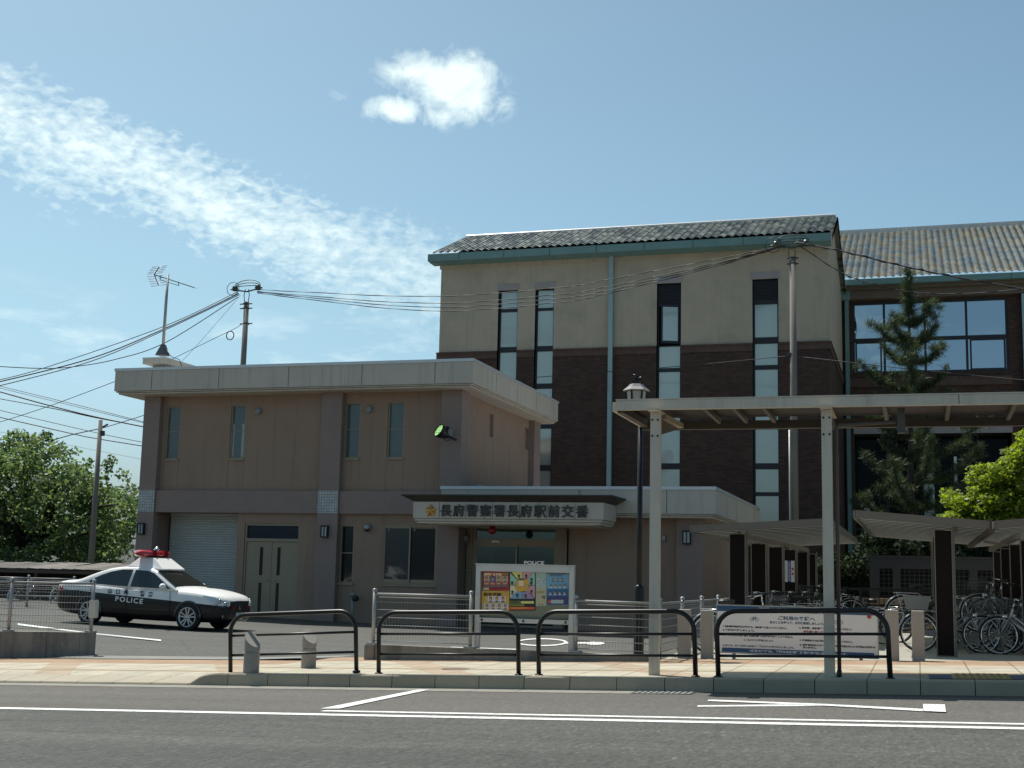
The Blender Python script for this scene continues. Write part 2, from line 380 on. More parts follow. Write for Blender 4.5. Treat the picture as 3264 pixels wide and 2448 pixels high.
# ------------------------------------------------------------------ ground, street, pavement
def fr(x): return .034*(min(max(x, -24.), 16.)+8.5)
XS = [-120., -60., -40., -24., -20., -17., -14., -12., -10.5, -9.6, -9.3, -9.05, -8.8, -8.0, -6., -4.3, -2., 0., 2., 4., 8., 16., 40., 120.]
def sheet(name, m, xs, ys, h, kind='structure'):
    b = MB(); n = len(ys)
    b.add([(x, y, h(x, y)) for x in xs for y in ys], [(i*n+j, (i+1)*n+j, (i+1)*n+j+1, i*n+j+1) for i in range(len(xs)-1) for j in range(n-1)])
    return struct(name, b, m, kind, fix=False)
def asphalt(name, c, c2, agg, patch=.35):
    m = bpy.data.materials.new(name); m.use_nodes = True; MATS[name] = m
    q = NT(m.node_tree); m.node_tree.nodes.clear(); oc = q.n('TexCoord').outputs['Object']
    big = q.n('TexNoise', {'Vector': q.n('Mapping', {'Vector': oc, 'Scale': (.10, 1., 1.)}).outputs[0], 'Scale': .9, 'Detail': 6., 'Roughness': .65}).outputs['Fac']
    vor = q.n('TexVoronoi', {'Vector': oc, 'Scale': 48.}); spk = q.ramp(vor.outputs['Color'], [(.0, .55), (.45, .92), (.8, 1.05), (.93, 1.3), (1., 2.4)])
    nz = q.n('TexNoise', {'Vector': oc, 'Scale': 16., 'Detail': 6., 'Roughness': .7}).outputs['Fac']
    col = q.mix(q.ramp(big, [(.35, 0.), (.68, 1.)]), c, c2)
    col = q.mix(agg, col, q.mix(1., col, spk, 'MULTIPLY'))
    col = q.mix(.5, col, q.mix(1., col, q.ramp(nz, [(.3, .6), (.7, 1.35)]), 'MULTIPLY'))
    st = q.n('TexVoronoi', {'Vector': q.n('Mapping', {'Vector': oc, 'Scale': (1., .28, 1.)}).outputs[0], 'Scale': 34.}).outputs['Color']
    col = q.mix(agg, col, q.mix(1., col, q.ramp(st, [(.0, .68), (.35, .92), (.7, 1.05), (.9, 1.25), (1., 1.9)]), 'MULTIPLY'))
    crk = q.n('TexVoronoi', {'Vector': q.n('Mapping', {'Vector': oc, 'Scale': (.22, .5, 1.)}).outputs[0], 'Scale': 1., 'Randomness': 1.}, feature='DISTANCE_TO_EDGE')
    cr = q.ramp(q.m('ADD', crk.outputs['Distance'], q.m('MULTIPLY', q.m('SUBTRACT', nz, .5), .02)), [(.0, .55), (.008, 1.)])
    col = q.mix(patch, col, q.mix(1., col, cr, 'MULTIPLY'))
    yy = q.n('SeparateXYZ', {'Vector': oc}).outputs['Y']; jn = q.m('ABSOLUTE', q.m('ADD', q.m('SUBTRACT', yy, 10.62), q.m('MULTIPLY', q.m('SUBTRACT', big, .5), .12)))
    col = q.mix(q.m('MULTIPLY', q.m('LESS_THAN', jn, .014), q.ramp(nz, [(.4, .15), (.6, .7)])), col, (.03, .03, .028))
    bp = q.n('Bump', {'Strength': .5, 'Distance': .006, 'Height': q.m('ADD', vor.outputs['Distance'], nz)}).outputs[0]
    b = q.n('BsdfPrincipled', {'Base Color': col, 'Roughness': .85, 'Specular IOR Level': .3, 'Normal': bp})
    q.L.new(b.outputs[0], q.n('OutputMaterial').inputs[0]); return m
ROADM = asphalt('asphalt', (.068, .071, .062), (.106, .108, .095), .9)
LAYM = asphalt('asphalt_lay_by', (.102, .096, .085), (.130, .123, .109), .45, .2)
YARDM = asphalt('asphalt_yard', (.092, .093, .084), (.112, .112, .102), .5)
GRND = mat('bare_ground', (.12, .11, .08), .95, .15, .3)
b = MB(); b.quad((-3000, -3000, -2.2), (3000, -3000, -2.2), (3000, 3000, -2.2), (-3000, 3000, -2.2)); struct('ground', b, GRND, fix=False)
sheet('road', ROADM, XS, [-120., -40., 0., 12.75], lambda x, y: fr(x))
sheet('lay_by', LAYM, XS, [12.75, 14.5, 16.3], lambda x, y: fr(x))
def sstep(a, b_, x): t = min(max((x-a)/(b_-a), 0), 1); return t*t*(3-2*t)
def kramp(x): u = min(max((x+9.54)/.42, 0), 1); return math.sqrt(1-(1-u)**2)
def hs(x, y):
    t = kramp(x); return fr(x)+.165*t+(1-t)*(.02+.085*min(max((y-16.2)/.9, 0), 1))
YB = 20.4
def paving():
    m = bpy.data.materials.new('pavement_tiles'); m.use_nodes = True
    q = NT(m.node_tree); m.node_tree.nodes.clear(); oc = q.n('TexCoord').outputs['Object']; sp = q.n('SeparateXYZ', {'Vector': oc}).outputs
    X, Y = sp['X'], sp['Y']
    br = q.n('TexBrick', {'Vector': q.n('CombineXYZ', {'X': X, 'Y': q.m('ADD', Y, .0)}).outputs[0], 'Color1': (1, 1, 1, 1), 'Color2': (.88, .88, .88, 1), 'Mortar': (.42, .39, .34, 1), 'Scale': 1., 'Mortar Size': .011, 'Mortar Smooth': .3, 'Brick Width': .6, 'Row Height': .6}, offset=0.)
    cream, terra, ochre = (.47, .43, .33), (.375, .25, .155), (.33, .255, .155)
    # border band by the plots, thin ochre course, and tilted cross bands every few metres
    col = q.mix(q.m('GREATER_THAN', Y, 19.25), cream, terra)
    course = q.m('LESS_THAN', q.m('ABSOLUTE', q.m('SUBTRACT', Y, 17.55)), .13)
    col = q.mix(course, col, ochre)
    sk = q.m('ADD', X, q.m('MULTIPLY', q.m('SUBTRACT', Y, 16.4), .62))
    md = q.m('MODULO', q.m('ADD', sk, 61.9), 3.1)
    band = q.m('LESS_THAN', md, .62)
    col = q.mix(q.m('MULTIPLY', band, .55), col, terra)
    row = q.m('LESS_THAN', q.m('ABSOLUTE', q.m('SUBTRACT', Y, 18.75)), .1)
    n1 = q.n('TexNoise', {'Vector': oc, 'Scale': 2.2, 'Detail': 6., 'Roughness': .65}).outputs['Fac']
    n2 = q.n('TexNoise', {'Vector': oc, 'Scale': 60., 'Detail': 3.}).outputs['Fac']
    col = q.mix(q.m('MULTIPLY', row, .3), col, terra)
    col = q.mix(1., col, br.outputs['Color'], 'MULTIPLY')
    col = q.mix(1., col, q.ramp(n1, [(.28, .74), (.6, 1.05)]), 'MULTIPLY')
    col = q.mix(.6, col, q.mix(1., col, q.ramp(n2, [(.3, .75), (.7, 1.2)]), 'MULTIPLY'))
    bp = q.n('Bump', {'Strength': .25, 'Distance': .01, 'Height': q.m('SUBTRACT', n2, q.m('MULTIPLY', br.outputs['Fac'], 2.))}).outputs[0]
    b_ = q.n('BsdfPrincipled', {'Base Color': col, 'Roughness': .85, 'Normal': bp})
    q.L.new(b_.outputs[0], q.n('OutputMaterial').inputs[0]); return m
XF = sorted(set(XS+[-9.56+.03*i for i in range(16)]))
sheet('pavement', paving(), XF, [16.34, 16.7, 17.1, 18., 19., YB], hs)
b = MB(); x = -36.
while x < 22:                                        # kerb: one block every 0.6 m, dropped in front of the driveway
    x0, x1 = x+.005, x+.595; n = 8
    R = []
    for k in range(n+1):
        xx = x0+(x1-x0)*k/n; t = kramp(xx); zt = fr(xx)+.03+.137*t; yk_ = 16.35 if t > .05 else 16.78
        f = .0 if t > .5 else .0
        R.append([(xx, 16.2, fr(xx)-.1), (xx, 16.2+.012, zt-.018), (xx, 16.225, zt), (xx, yk_, zt if t > .05 else fr(xx)+.085), (xx, yk_, fr(xx)-.1)])
    b.loft(R, closed=True); x += .6
struct('kerb', b, KERB)
GUT = mat('gutter_concrete', (.24, .23, .195), .9, .12, 2., fine=.05)
b = MB(); x = -36.
while x < -3.4:
    b.quad((x, 15.78, fr(x)+.004), (x+.594, 15.78, fr(x+.594)+.004), (x+.594, 16.21, fr(x+.594)+.004), (x, 16.21, fr(x)+.004)); x += .6
struct('gutter', b, GUT, fix=False)
GRATE = mat('drain_grate', (.035, .035, .035), .7)
b = MB(); b.quad((-3.35, 15.8, fr(-3.35)+.005), (-2.6, 15.8, fr(-2.6)+.005), (-2.6, 16.2, fr(-2.6)+.005), (-3.35, 16.2, fr(-3.35)+.005))
b.m(1)
for i in range(10): xx = -3.3+i*.07; b.quad((xx, 15.83, fr(xx)+.008), (xx+.03, 15.83, fr(xx)+.008), (xx+.03, 16.17, fr(xx)+.008), (xx, 16.17, fr(xx)+.008))
struct('gutter_grate', b, [GRATE, GALV], fix=False)
PAINT = mat('white_road_paint', (.72, .73, .70), .7, .05, 1.5, col2=(.36, .36, .34), c2=(.52, .66), c2scale=16.)
b = MB()
def strip(pts, z=.005):
    b.add([(p[0], p[1], fr(p[0])+z) for p in pts], [tuple(range(len(pts)))])
for x0, x1 in ((-60, -24), (-24, -6), (-6, 4), (4, 16), (16, 60)): strip([(x0, 12.52), (x1, 12.52), (x1, 12.71), (x0, 12.71)])
xs0 = ground(1065, 2259)[0]
for x0, x1 in ((xs0, 4), (4, 16), (16, 60)): strip([(x0, 12.93), (x1, 12.93), (x1, 13.07), (x0, 13.07)])
def zt(reg, pts): return [ground(reg[0]+x*reg[2], reg[1]+y*reg[2]) for x, y in pts]
KA = (1000, 2000, 1200/2212); KB = (2100, 2000, 1164/2212)
strip(zt(KA, [(40, 481), (150, 481), (680, 369), (610, 369)]), .009)
strip(zt(KB, [(300, 442), (330, 442), (1010, 468), (1600, 498), (1600, 512), (1000, 478), (295, 450)]), .009)
strip(zt(KB, [(235, 475), (1000, 466), (1000, 478), (232, 483)]), .0055)
strip(zt(KB, [(1600, 470), (1733, 473), (1740, 519), (1604, 513)]), .0125)
struct('road_marking', b, PAINT, fix=False)
YEL = mat('yellow_tactile_tile', (.36, .25, .085), .8, .1); 
b = MB(); z0 = .008
b.add([(x, y, hs(x, y)+z0) for x, y in ((.36, 16.45), (1.02, 16.45), (1.02, 17.4), (.36, 17.4))], [(0, 1, 2, 3)])
for i in range(8):
    for j in range(12):
        xx, yy = .41+i*.08, 16.5+j*.078; b.box(xx, xx+.045, yy, yy+.035, hs(xx, yy)+z0-.01, hs(xx, yy)+z0+.005)
for (a, c) in ((.1, .36), (1.02, 1.28)):
    b.m(1).add([(x, y, hs(x, y)+.008) for x, y in ((a, 16.45), (c, 16.45), (c, 17.2), (a, 17.2))], [(0, 1, 2, 3)])
b.m(0); struct('tactile_paving', b, [YEL, mat('dark_blue_tile', (.05, .055, .09), .7)], fix=False)
# yard behind the pavement and the bicycle parking floor
def hy(x, y):
    base = .09+max(0, -16.4-x)*.027
    t = sstep(20.4, 24., y); return (hs(x, 20.4)-.004)*(1-t)+base*t if x < -8.6 else base+.0
sheet('yard', YARDM, [-120., -60., -40., -30., -24., -20., -18., -16., -14., -12., -10.5, -9.6, -9.3, -9.05, -8.8, -8.61], [YB, 20.9, 21.6, 22.5, 23.3, 24., 30., 48., 120.], hy)
sheet('yard_front', YARDM, [-8.61, -6., -3.8], [19.8, 24., 30., 48., 120.], lambda x, y: .09)
PFL = mat('bicycle_park_concrete', (.33, .315, .26), .9, .1, 1.2, .1, 60, fine=.05)
def hb(x, y): t = sstep(20.4, 21.8, y); return (hs(x, 20.4)-.003)*(1-t)+.37*t
sheet('bicycle_park_floor', PFL, [-3.8, -3., -2., -1., 0., 1., 2., 3., 5., 8., 16., 60.], [YB, 20.9, 21.3, 21.8, 30., 48., 120.], hb)
DCONC = mat('apron_concrete', (.22, .22, .20), .9, .1, 1.2, fine=.04)
b = MB()
for x0, x1 in ((-14.9, -13.), (-13., -11.), (-11., -9.3)):
    b.add([(x, y, hy(x, y)+.012 if y > YB else hs(x, y)+.012) for x, y in ((x0, 20.45), (x1, 20.45), (x1, 21.1), (x0, 21.1))], [(0, 1, 2, 3)])
struct('driveway_apron', b, DCONC, fix=False)
b = MB()
def ys(pts): b.add([(p[0], p[1], hy(p[0], p[1])+.012 if p[0] < -8.61 else .102) for p in pts], [tuple(range(len(pts)))])
LFR = (0, 1700, 400/1659); I4R = (1100, 1500, 900/2133)
def zf(reg, pts, z): return [flat(reg[0]+x*reg[2], reg[1]+y*reg[2], z) for x, y in pts]
b.add([(p[0], p[1], hy(p[0], p[1])+.012) for p in zf(LFR, [(230, 1252), (1260, 1338), (2130, 1412), (2130, 1424), (1260, 1354), (230, 1270)], .09)], [tuple(range(6))])
n = 26                                                 # painted parking symbol: a bow, a bar and an oval
for (cx, cy, rx, ry, a0, a1, w) in ((1485, 1300, 195, 30, 0, 360, 8), (1890, 1308, 70, 12, 0, 360, 12)):
    o_ = []; i_ = []
    for k in range(n+1):
        t = math.radians(a0+(a1-a0)*k/n)
        o_.append(zf(I4R, [(cx+rx*math.cos(t), cy+ry*math.sin(t))], .09)[0]); i_.append(zf(I4R, [(cx+(rx-w*3)*math.cos(t), cy+(ry-w)*math.sin(t))], .09)[0])
    b.add([(p[0], p[1], .103) for p in o_+i_], [(k, k+1, n+2+k, n+1+k) for k in range(n)])
ys(zf(I4R, [(1660, 1300), (1830, 1300), (1830, 1311), (1660, 1311)], .09)); ys(zf(I4R, [(800, 1335), (1320, 1352), (1320, 1362), (800, 1342)], .09))
struct('yard_marking', b, PAINT, fix=False)
MH = mat('manhole_iron', (.16, .10, .06), .8, .2, 20.)
p = ground(1455, 2133, .165); b = MB(); b.lathe((p[0], p[1], hs(p[0], p[1])+.002), [(.0, .006), (.2, .006), (.21, .0)], 24)
tag(b.build('manhole_cover', MH), 'small rusty manhole cover set in the cream pavement tiles', 'manhole cover')

# ------------------------------------------------------------------ police station
PYF, PYW = 35.6, 35.82
BLIND = mat('window_blind_cloth', (.15, .175, .16), .8, .06, 1.2, stretch=(1, 1, 6))
DKGL = glass_mat('dark_window_glass', (.75, .85, .9), (.014, .018, .02), .015)
UPGL = glass_mat('blinded_window_glass', (.8, .9, .9), (.10, .125, .118), .04)
INTR = mat('dim_interior', (.05, .055, .05), .9)
GREENI = mat('green_interior_wall', (.10, .16, .13), .9)
ps = thing('police_station', 'two storey brown stuccoed police box building with flat pale parapets', 'police station', (-15, PYF, 0))
TF = lambda y0: (lambda u, v, w: (u, y0+w, v))
TR_ = lambda x0: (lambda u, v, w: (x0-w, u, v))
UW = [(-22.54, -22.04), (-20.26, -19.75), (-16.40, -15.90), (-15.01, -14.48)]
b = MB()
holes_wall(b, TF(PYW), -22.65, -17.08, 3.93, 6.92, [(a, c, 4.92, 6.6, .14) for a, c in UW[:2]])
holes_wall(b, TF(PYW), -16.41, -13.23, 3.93, 6.92, [(a, c, 4.92, 6.6, .14) for a, c in UW[2:]])
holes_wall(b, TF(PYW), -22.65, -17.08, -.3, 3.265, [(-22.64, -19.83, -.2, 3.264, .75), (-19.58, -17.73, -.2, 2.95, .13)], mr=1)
holes_wall(b, TF(PYW), -16.41, -13.23, -.3, 3.265, [(-16.405, -15.94, 1.22, 2.94, .12), (-15.05, -13.33, 1.22, 2.94, .12)])
XW = -12.8
holes_wall(b, TR_(XW), 36.2, 43.4, 3.3, 6.92, [(38.7, 39.2, 5.87, 6.6, .14), (42.65, 43.25, 5.87, 6.6, .14)])
b.box(-23.1, -12.9, 36.65, 43.6, -.3, 6.9)
b.quad((-23.2, 36.2, -.3), (-23.2, 36.2, 6.9), (-23.2, 43.6, 6.9), (-23.2, 43.6, -.3))
# single storey wing
b.m(0)
holes_wall(b, TF(PYW), -9.38, -6.29, -.3, 3.3, [])
b.quad((-5.75, 36.1, -.3), (-5.75, 44.8, -.3), (-5.75, 44.8, 3.3), (-5.75, 36.1, 3.3))
b.quad((-12.6, 36.75, -.3), (-12.42, 36.75, -.3), (-12.42, 36.75, 3.2), (-12.6, 36.75, 3.2))
b.quad((-9.9, 36.75, -.3), (-9.38, 36.75, -.3), (-9.38, 36.75, 3.2), (-9.9, 36.75, 3.2)); b.quad((-9.38, 35.82, -.3), (-9.38, 36.75, -.3), (-9.38, 36.75, 3.2), (-9.38, 35.82, 3.2))
b.m(1)
for (a, c) in UW:
    for x in (a-.015, c+.015):
        if x > -22.6 and x != -16.415: b.box(x-.009, x+.009, PYW-.003, PYW+.01, 3.95, 4.86); b.box(x-.006, x+.006, PYW-.003, PYW+.01, 6.64, 6.9)
for x, z0, z1 in ((-19.6, 2.97, 3.25), (-17.7, 2.97, 3.25), (-15.92, 2.97, 3.25), (-15.07, 2.97, 3.25), (-15.92, .1, 1.16), (-15.07, .1, 1.16), (-19.6, .1, .2)): b.box(x-.009, x+.009, PYW-.003, PYW+.01, z0, z1)
for y in (39.3, 42.6, 41.): b.box(XW-.01, XW+.003, y-.007, y+.007, 4.05, 5.8)
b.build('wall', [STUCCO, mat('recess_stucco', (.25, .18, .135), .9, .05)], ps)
for x0, x1, y0, y1, z0, z1 in ((-23.23, -22.652, PYF, 36.25, -.3, 6.9), (-17.08, -16.412, PYF, 36.25, -.3, 6.9), (-13.232, -12.597, PYF, 36.25, -.3, 6.9), (-12.97, -12.597, 43.2, 43.95, 3.3, 6.9), (-6.285, -5.58, PYF, 36.15, -.3, 3.28)):
    b = MB(); b.box(x0, x1, y0, y1, z0, z1); b.build('pilaster', TILE, ps)
b = MB()
b.box(-22.65, -17.082, PYF+.06, 36.1, 3.262, 3.935); b.box(-16.41, -13.234, PYF+.06, 36.1, 3.262, 3.935); b.build('storey_band', TILE, ps)
for x0, x1 in ((-23.225, -22.658), (-17.074, -16.418)):
    b = MB(); b.box(x0, x1, PYF-.006, PYF+.02, 3.268, 3.935); b.build('pale_tile_square', LTILE, ps)
def parapet(x0, x1, y0, y1, zs, zf, zt_, joints, name):
    b = MB(); b.box(x0, x1, y0, y1, zf, zt_-.09)
    b.m(1)
    for j in joints: b.box(j-.008, j+.008, y0-.003, y0+.02, zf+.02, zt_-.1)
    k = 1
    while y0+2.2*k < y1: b.box(x1-.02, x1+.003, y0+2.2*k-.004, y0+2.2*k+.004, zf+.02, zt_-.1); k += 1
    b.m(0); h = (zf-zs)/2
    b.box(x0+.045, x1-.045, y0+.045, y1-.045, zf-h+.006, zf-.012); b.box(x0+.10, x1-.10, y0+.10, y1-.10, zs, zf-h-.006)
    b.m(1).box(x0+.13, x1-.13, y0+.13, y1-.13, zs+.01, zf+.05)
    o = b.build(name, [FASC, JOINT], ps)
    c = MB(); c.box(x0-.025, x1+.025, y0-.025, y1+.025, zt_-.088, zt_); c.build('coping', CAP, o)
jx = [at(340+x*.27125, 1100+400*.27125, 35.02)[0] for x in (530, 1318, 2135)]+[at(940+x*.27125, 1100+300*.27125, 35.02)[0] for x in (790, 1648)]
parapet(-23.97, -12.09, 35.02, 44.38, 6.9, 7.0, 7.715, jx, 'main_parapet')
parapet(-12.95, -5.14, 35.02, 45.3, 3.2, 3.3, 4.035, [-8.9, -6.45], 'entrance_parapet')
def window(parent, x0, x1, z0, z1, y, glass, trans=None, split=None, fm=BRONZE, w=.045):
    b = MB(); frame_rect(b, x0, x1, y-.06, y+.02, z0, z1, w)
    if trans: b.box(x0+w, x1-w, y-.03, y+.012, trans-.015, trans+.015)
    if split: b.box(split-.03, split+.03, y-.05, y+.015, z0+w, z1-w)
    b.box(x0-.03, x1+.03, y-.15, y-.05, z0-.05, z0-.004)
    o = b.build('window', fm, parent)
    g = MB(); g.box(x0+w*.5, x1-w*.5, y, y+.012, z0+w*.5, z1-w*.5); g.build('pane', glass, o); return o
for i, (a, c) in enumerate(UW): window(ps, a, c, 4.925, 6.6, PYW+.10, UPGL, 5.79)
b = MB()
for u0, u1 in ((1486, 1507), (1594, 1622)):
    a_, c_ = at(340+u0*.27125, 1365, PYW+.095), at(340+u1*.27125, 1365, PYW+.095); b.box(a_[0], c_[0], PYW+.092, PYW+.096, 4.98, 6.02)
b.build('curtain_and_glint', mat('pale_gap_glint', (.42, .46, .47), .9), ps)  # pale strips painted in for the bright reflection at the curtain gap
window(ps, -16.40, -15.945, 1.225, 2.94, PYW+.09, DKGL, 2.11)
wd = MB(); frame_rect(wd, -15.05, -13.33, PYW+.01, PYW+.11, 1.225, 2.94, .04); wd.box(-15.08, -13.3, PYW-.05, PYW+.02, 1.17, 1.22)
wo = wd.build('window', BRONZE, ps)
for a, c, y in ((-15.01, -14.17, PYW+.035), (-14.22, -13.37, PYW+.075)):
    s_ = MB(); frame_rect(s_, a, c, y, y+.03, 1.27, 2.9, .045); s_.box(a+.04, c-.04, y, y+.03, 1.315, 1.37); s_.build('sash', BRONZE, wo)
    g = MB(); g.box(a+.03, c-.03, y+.012, y+.02, 1.3, 2.87); g.build('pane', glass_mat('dark_window_glass_a', (.8, .9, .9), (.05, .055, .054), .02) if a < -15 else DKGL, wo)
s_ = MB()
for x in (-14.88, -14.07): s_.box(x, x+.045, PYW+.03, PYW+.034, 2.78, 2.83)
s_.build('sticker', mat('pale_sticker', (.22, .25, .27), .6), wo)
for y0, y1 in ((38.7, 39.2), (42.65, 43.25)):
    s_ = MB(); s_.box(XW-.13, XW-.115, y0, y1, 5.87, 6.6); o = s_.build('window', DKGL, ps)
    f = MB()
    for a, c, z0, z1 in ((y0, y0+.04, 5.87, 6.6), (y1-.04, y1, 5.87, 6.6), (y0+.04, y1-.04, 5.87, 5.91), (y0+.04, y1-.04, 6.56, 6.6)): f.box(XW-.112, XW-.07, a, c, z0, z1)
    f.build('frame', BRONZE, o)
# roller shutter, double door
b = MB(); z = 0.05; n = 0; R = []
while z < 3.2: R += [(PYW+.66, z), (PYW+.64, z+.015), (PYW+.64, z+.055), (PYW+.66, z+.072)]; z += .078
vs = [(-22.56, y, z) for y, z in R]+[(-19.86, y, z) for y, z in R]; n = len(R)
b.add(vs, [(i, i+n, i+n+1, i+1) for i in range(n-1)]); b.box(-22.56, -19.86, PYW+.6, PYW+.68, 3.19, 3.262)
b.build('garage_shutter', SHUT, ps, fix=False)
b = MB(); frame_rect(b, -19.575, -17.735, PYW+.03, PYW+.14, .06, 2.945, .055); b.box(-19.52, -17.79, PYW+.03, PYW+.14, 2.41, 2.5)
do = b.build('double_door', DOORM, ps)
b = MB(); b.box(-19.52, -17.79, PYW+.09, PYW+.1, 2.49, 2.9); b.build('transom_pane', glass_mat('navy_transom', (.6, .75, .9), (.010, .017, .026), .015), do)
for a, c in ((-19.515, -18.66), (-18.65, -17.795)):
    b = MB(); b.box(a, c, PYW+.06, PYW+.11, .12, 2.40); lf = b.build('door_leaf', DOORM, do)
    g = MB(); xm = a+.46 if a < -19 else a+.18
    g.box(xm, xm+.1, PYW+.052, PYW+.059, 1.4, 2.24); g.box(xm, xm+.1, PYW+.052, PYW+.059, .30, 1.17); g.build('glass_slit', DKGL, lf)
    hd = MB(); s1 = -1 if a < -19 else 1; hx = -18.655+s1*.07
    hd.tube([(hx, PYW+.06, 1.26), (hx, PYW+.0, 1.26), (hx+s1*.11, PYW+.0, 1.26)], .012, 6); hd.build('handle', CHROME, lf)
# entrance: glazed sliding door set back under the sign canopy, with a lit green office behind
ye = 36.42
b = MB(); frame_rect(b, -12.42, -9.83, ye-.05, ye+.06, .06, 2.98, .09); b.box(-12.33, -9.92, ye-.05, ye+.06, 2.43, 2.6); b.box(-12.6, -12.422, ye-.1, ye+.3, -.1, 3.2); b.box(-9.828, -9.6, ye-.1, ye+.3, -.1, 3.2)
eo = b.build('entrance_door', BRONZE, ps)
CG = clear_glass('entrance_glass', (.62, .75, .7))
b = MB(); b.box(-12.33, -9.92, ye, ye+.01, 2.6, 2.89); b.build('transom_pane', CG, eo)
for a, c, y in ((-12.33, -11.06, ye-.02), (-11.12, -9.92, ye+.03)):
    b = MB(); frame_rect(b, a, c, y-.015, y+.015, .1, 2.43, .05); lf = b.build('door_leaf', BRONZE, eo)
    g = MB(); g.box(a+.04, c-.04, y-.004, y+.004, .14, 2.39); g.build('pane', CG, lf)
text('POLiCE', 'door_lettering', .135, mat('glowing_white_vinyl', (.8, .82, .82), .5, emit=((.8, .85, .85), .12)), eo, (-10.55, ye-.03, 1.885), align='CENTER', width=.6, bold=.004)  # white lettering with a faint glow of its own added
b = MB(); b.box(-11.82, -11.58, ye-.12, ye-.05, 2.49, 2.55); b.build('door_sensor', WHITE, eo)
b = MB(); b.box(-12.42, -9.83, 38.9, 38.96, .05, 3.1); b.box(-12.5, -12.44, ye+.1, 38.9, .05, 3.1); b.box(-9.82, -9.76, ye+.1, 38.9, .05, 3.1); b.box(-12.42, -9.83, ye+.1, 38.9, 3.06, 3.1); b.box(-12.42, -9.83, ye+.1, 38.9, .0, .05)
b.m(1).box(-11.4, -10., 37.9, 38.3, .05, 1.0); b.box(-12.3, -11.5, 38.5, 38.8, .05, 1.9); b.box(-10.7, -10.2, 38.6, 38.85, 1.2, 2.1)
b.build('office_interior', [GREENI, INTR], ps)
TUBE = mat('fluorescent_tube', (.9, .95, .9), emit=((.85, 1., .92), 2.2))
b = MB()
for x, y in ((-11.1, 37.2), (-10.5, 37.9), (-10.2, 38.5)): b.box(x, x+.9, y, y+.06, 3.0, 3.03)
b.build('ceiling_lamp_tube', TUBE, ps)
b = MB()
for i in range(9): b.box(-12.28+i*.05, -12.25+i*.05, ye+.16, ye+.19, .1, 2.4)
b.build('curtain_and_glint', mat('green_grey_curtain', (.20, .25, .20), .9), ps)
b = MB(); b.cyl((-9.45, PYW-.12, .1), (-9.45, PYW-.12, 3.15), .055, n=10); b.build('downpipe', STUCCO, ps)
b = MB(); b.tube([(-12.42, ye-.2, 1.66), (-12.7, ye-.2, 1.66)], .02, 6); b.build('handrail', GALV, ps)
# sign canopy
bx0, bx1, by = -13.19, -7.84, 33.5
b = MB(); b.box(bx0, bx1, by, 35.0, 3.055, 3.50); b.m(1)
qx = [at(1250+x*.31646, 1550+240*.31646, by)[0] for x in (475, 742, 1012, 1285, 1560, 1842)]
for x in qx: b.box(x-.007, x+.007, by-.003, by+.02, 3.07, 3.48)
b.m(0).box(bx0+.04, bx1-.04, by+.04, 35.0, 2.985, 3.043); b.box(bx0+.09, bx1-.09, by+.09, 35.0, 2.92, 2.975); b.box(bx0+.3, bx1-.3, by+.3, 36.8, 2.9, 2.93)
co = b.build('sign_canopy', [FASC, JOINT], ps)
b = MB(); T = [(-13.47, 33.27), (-7.56, 33.27), (-7.56, 35.0), (-13.47, 35.0)]; B_ = [(bx0+.02, by+.02), (bx1-.02, by+.02), (bx1-.02, 35.0), (bx0+.02, 35.0)]
b.loft([[(x, y, 3.503) for x, y in B_], [(x, y, 3.66) for x, y in T], [(x, y, 3.69) for x, y in T]]); b.build('canopy_slab', mat('dark_bronze_flashing', (.05, .042, .036), .6), co)
CH = mat('dark_bronze_lettering', (.045, .045, .042), .5)
s_ = '長府警察署長府駅前交番'; px = [543, 675, 810, 945, 1082, 1218, 1352, 1492, 1630, 1770, 1915]; L = []
for ch, x in zip(s_, px):
    c = at(1250+x*.31646, 1550+(250+(x-543)*.008)*.31646, by)
    L.append(text(ch, 'sign_letters', .345, CH, co, (c[0], by-.03, 3.135), align='CENTER', ext=.025, bold=.0045))
join(L, 'sign_letters')
def emblem():
    c = at(1250+391*.31646, 1550+248*.31646, by); b = MB(); n = 5; ctr = (c[0], by-.07, c[2])
    rim = []
    for k in range(10):
        t = math.pi/2+k*math.pi/5; r = .165 if k % 2 == 0 else .125
        rim.append((ctr[0]+r*math.cos(t), by-.012, ctr[2]+r*math.sin(t)))
    b.add([ctr]+rim, [(0, 1+k, 1+(k+1) % 10) for k in range(10)])
    b.m(1)
    for k in range(5):
        t = math.pi/2+k*2*math.pi/5; d = (math.cos(t), math.sin(t))
        b.bar((ctr[0], by-.08, ctr[2]), (ctr[0]+.175*d[0], by-.02, ctr[2]+.175*d[1]), .025, .02)
        t2 = t+.22; b.bar((ctr[0]+.05*math.cos(t2), by-.07, ctr[2]+.05*math.sin(t2)), (ctr[0]+.16*math.cos(t2), by-.018, ctr[2]+.16*math.sin(t2)), .012, .012)
    b.lathe((ctr[0], by-.075, ctr[2]), [(0, -.02), (.03, -.01), (.035, .01)], 12, 'y')
    b.build('emblem', [mat('gilt_emblem', (.50, .22, .04), .4, metal=.5), mat('bright_gilt', (.75, .45, .12), .35, metal=.6)], co)
emblem()
b = MB(); b.lathe((-11.25, 34.6, 2.80), [(0, -.13), (.08, -.11), (.115, -.04), (.115, .03), (.06, .1), (.02, .13), (0, .13)], 16)
tag(b.build('round_red_lamp', mat('red_lamp_glass', (.22, .012, .02), .2)), 'round dark red lamp hanging under the lettered canopy', 'lamp')
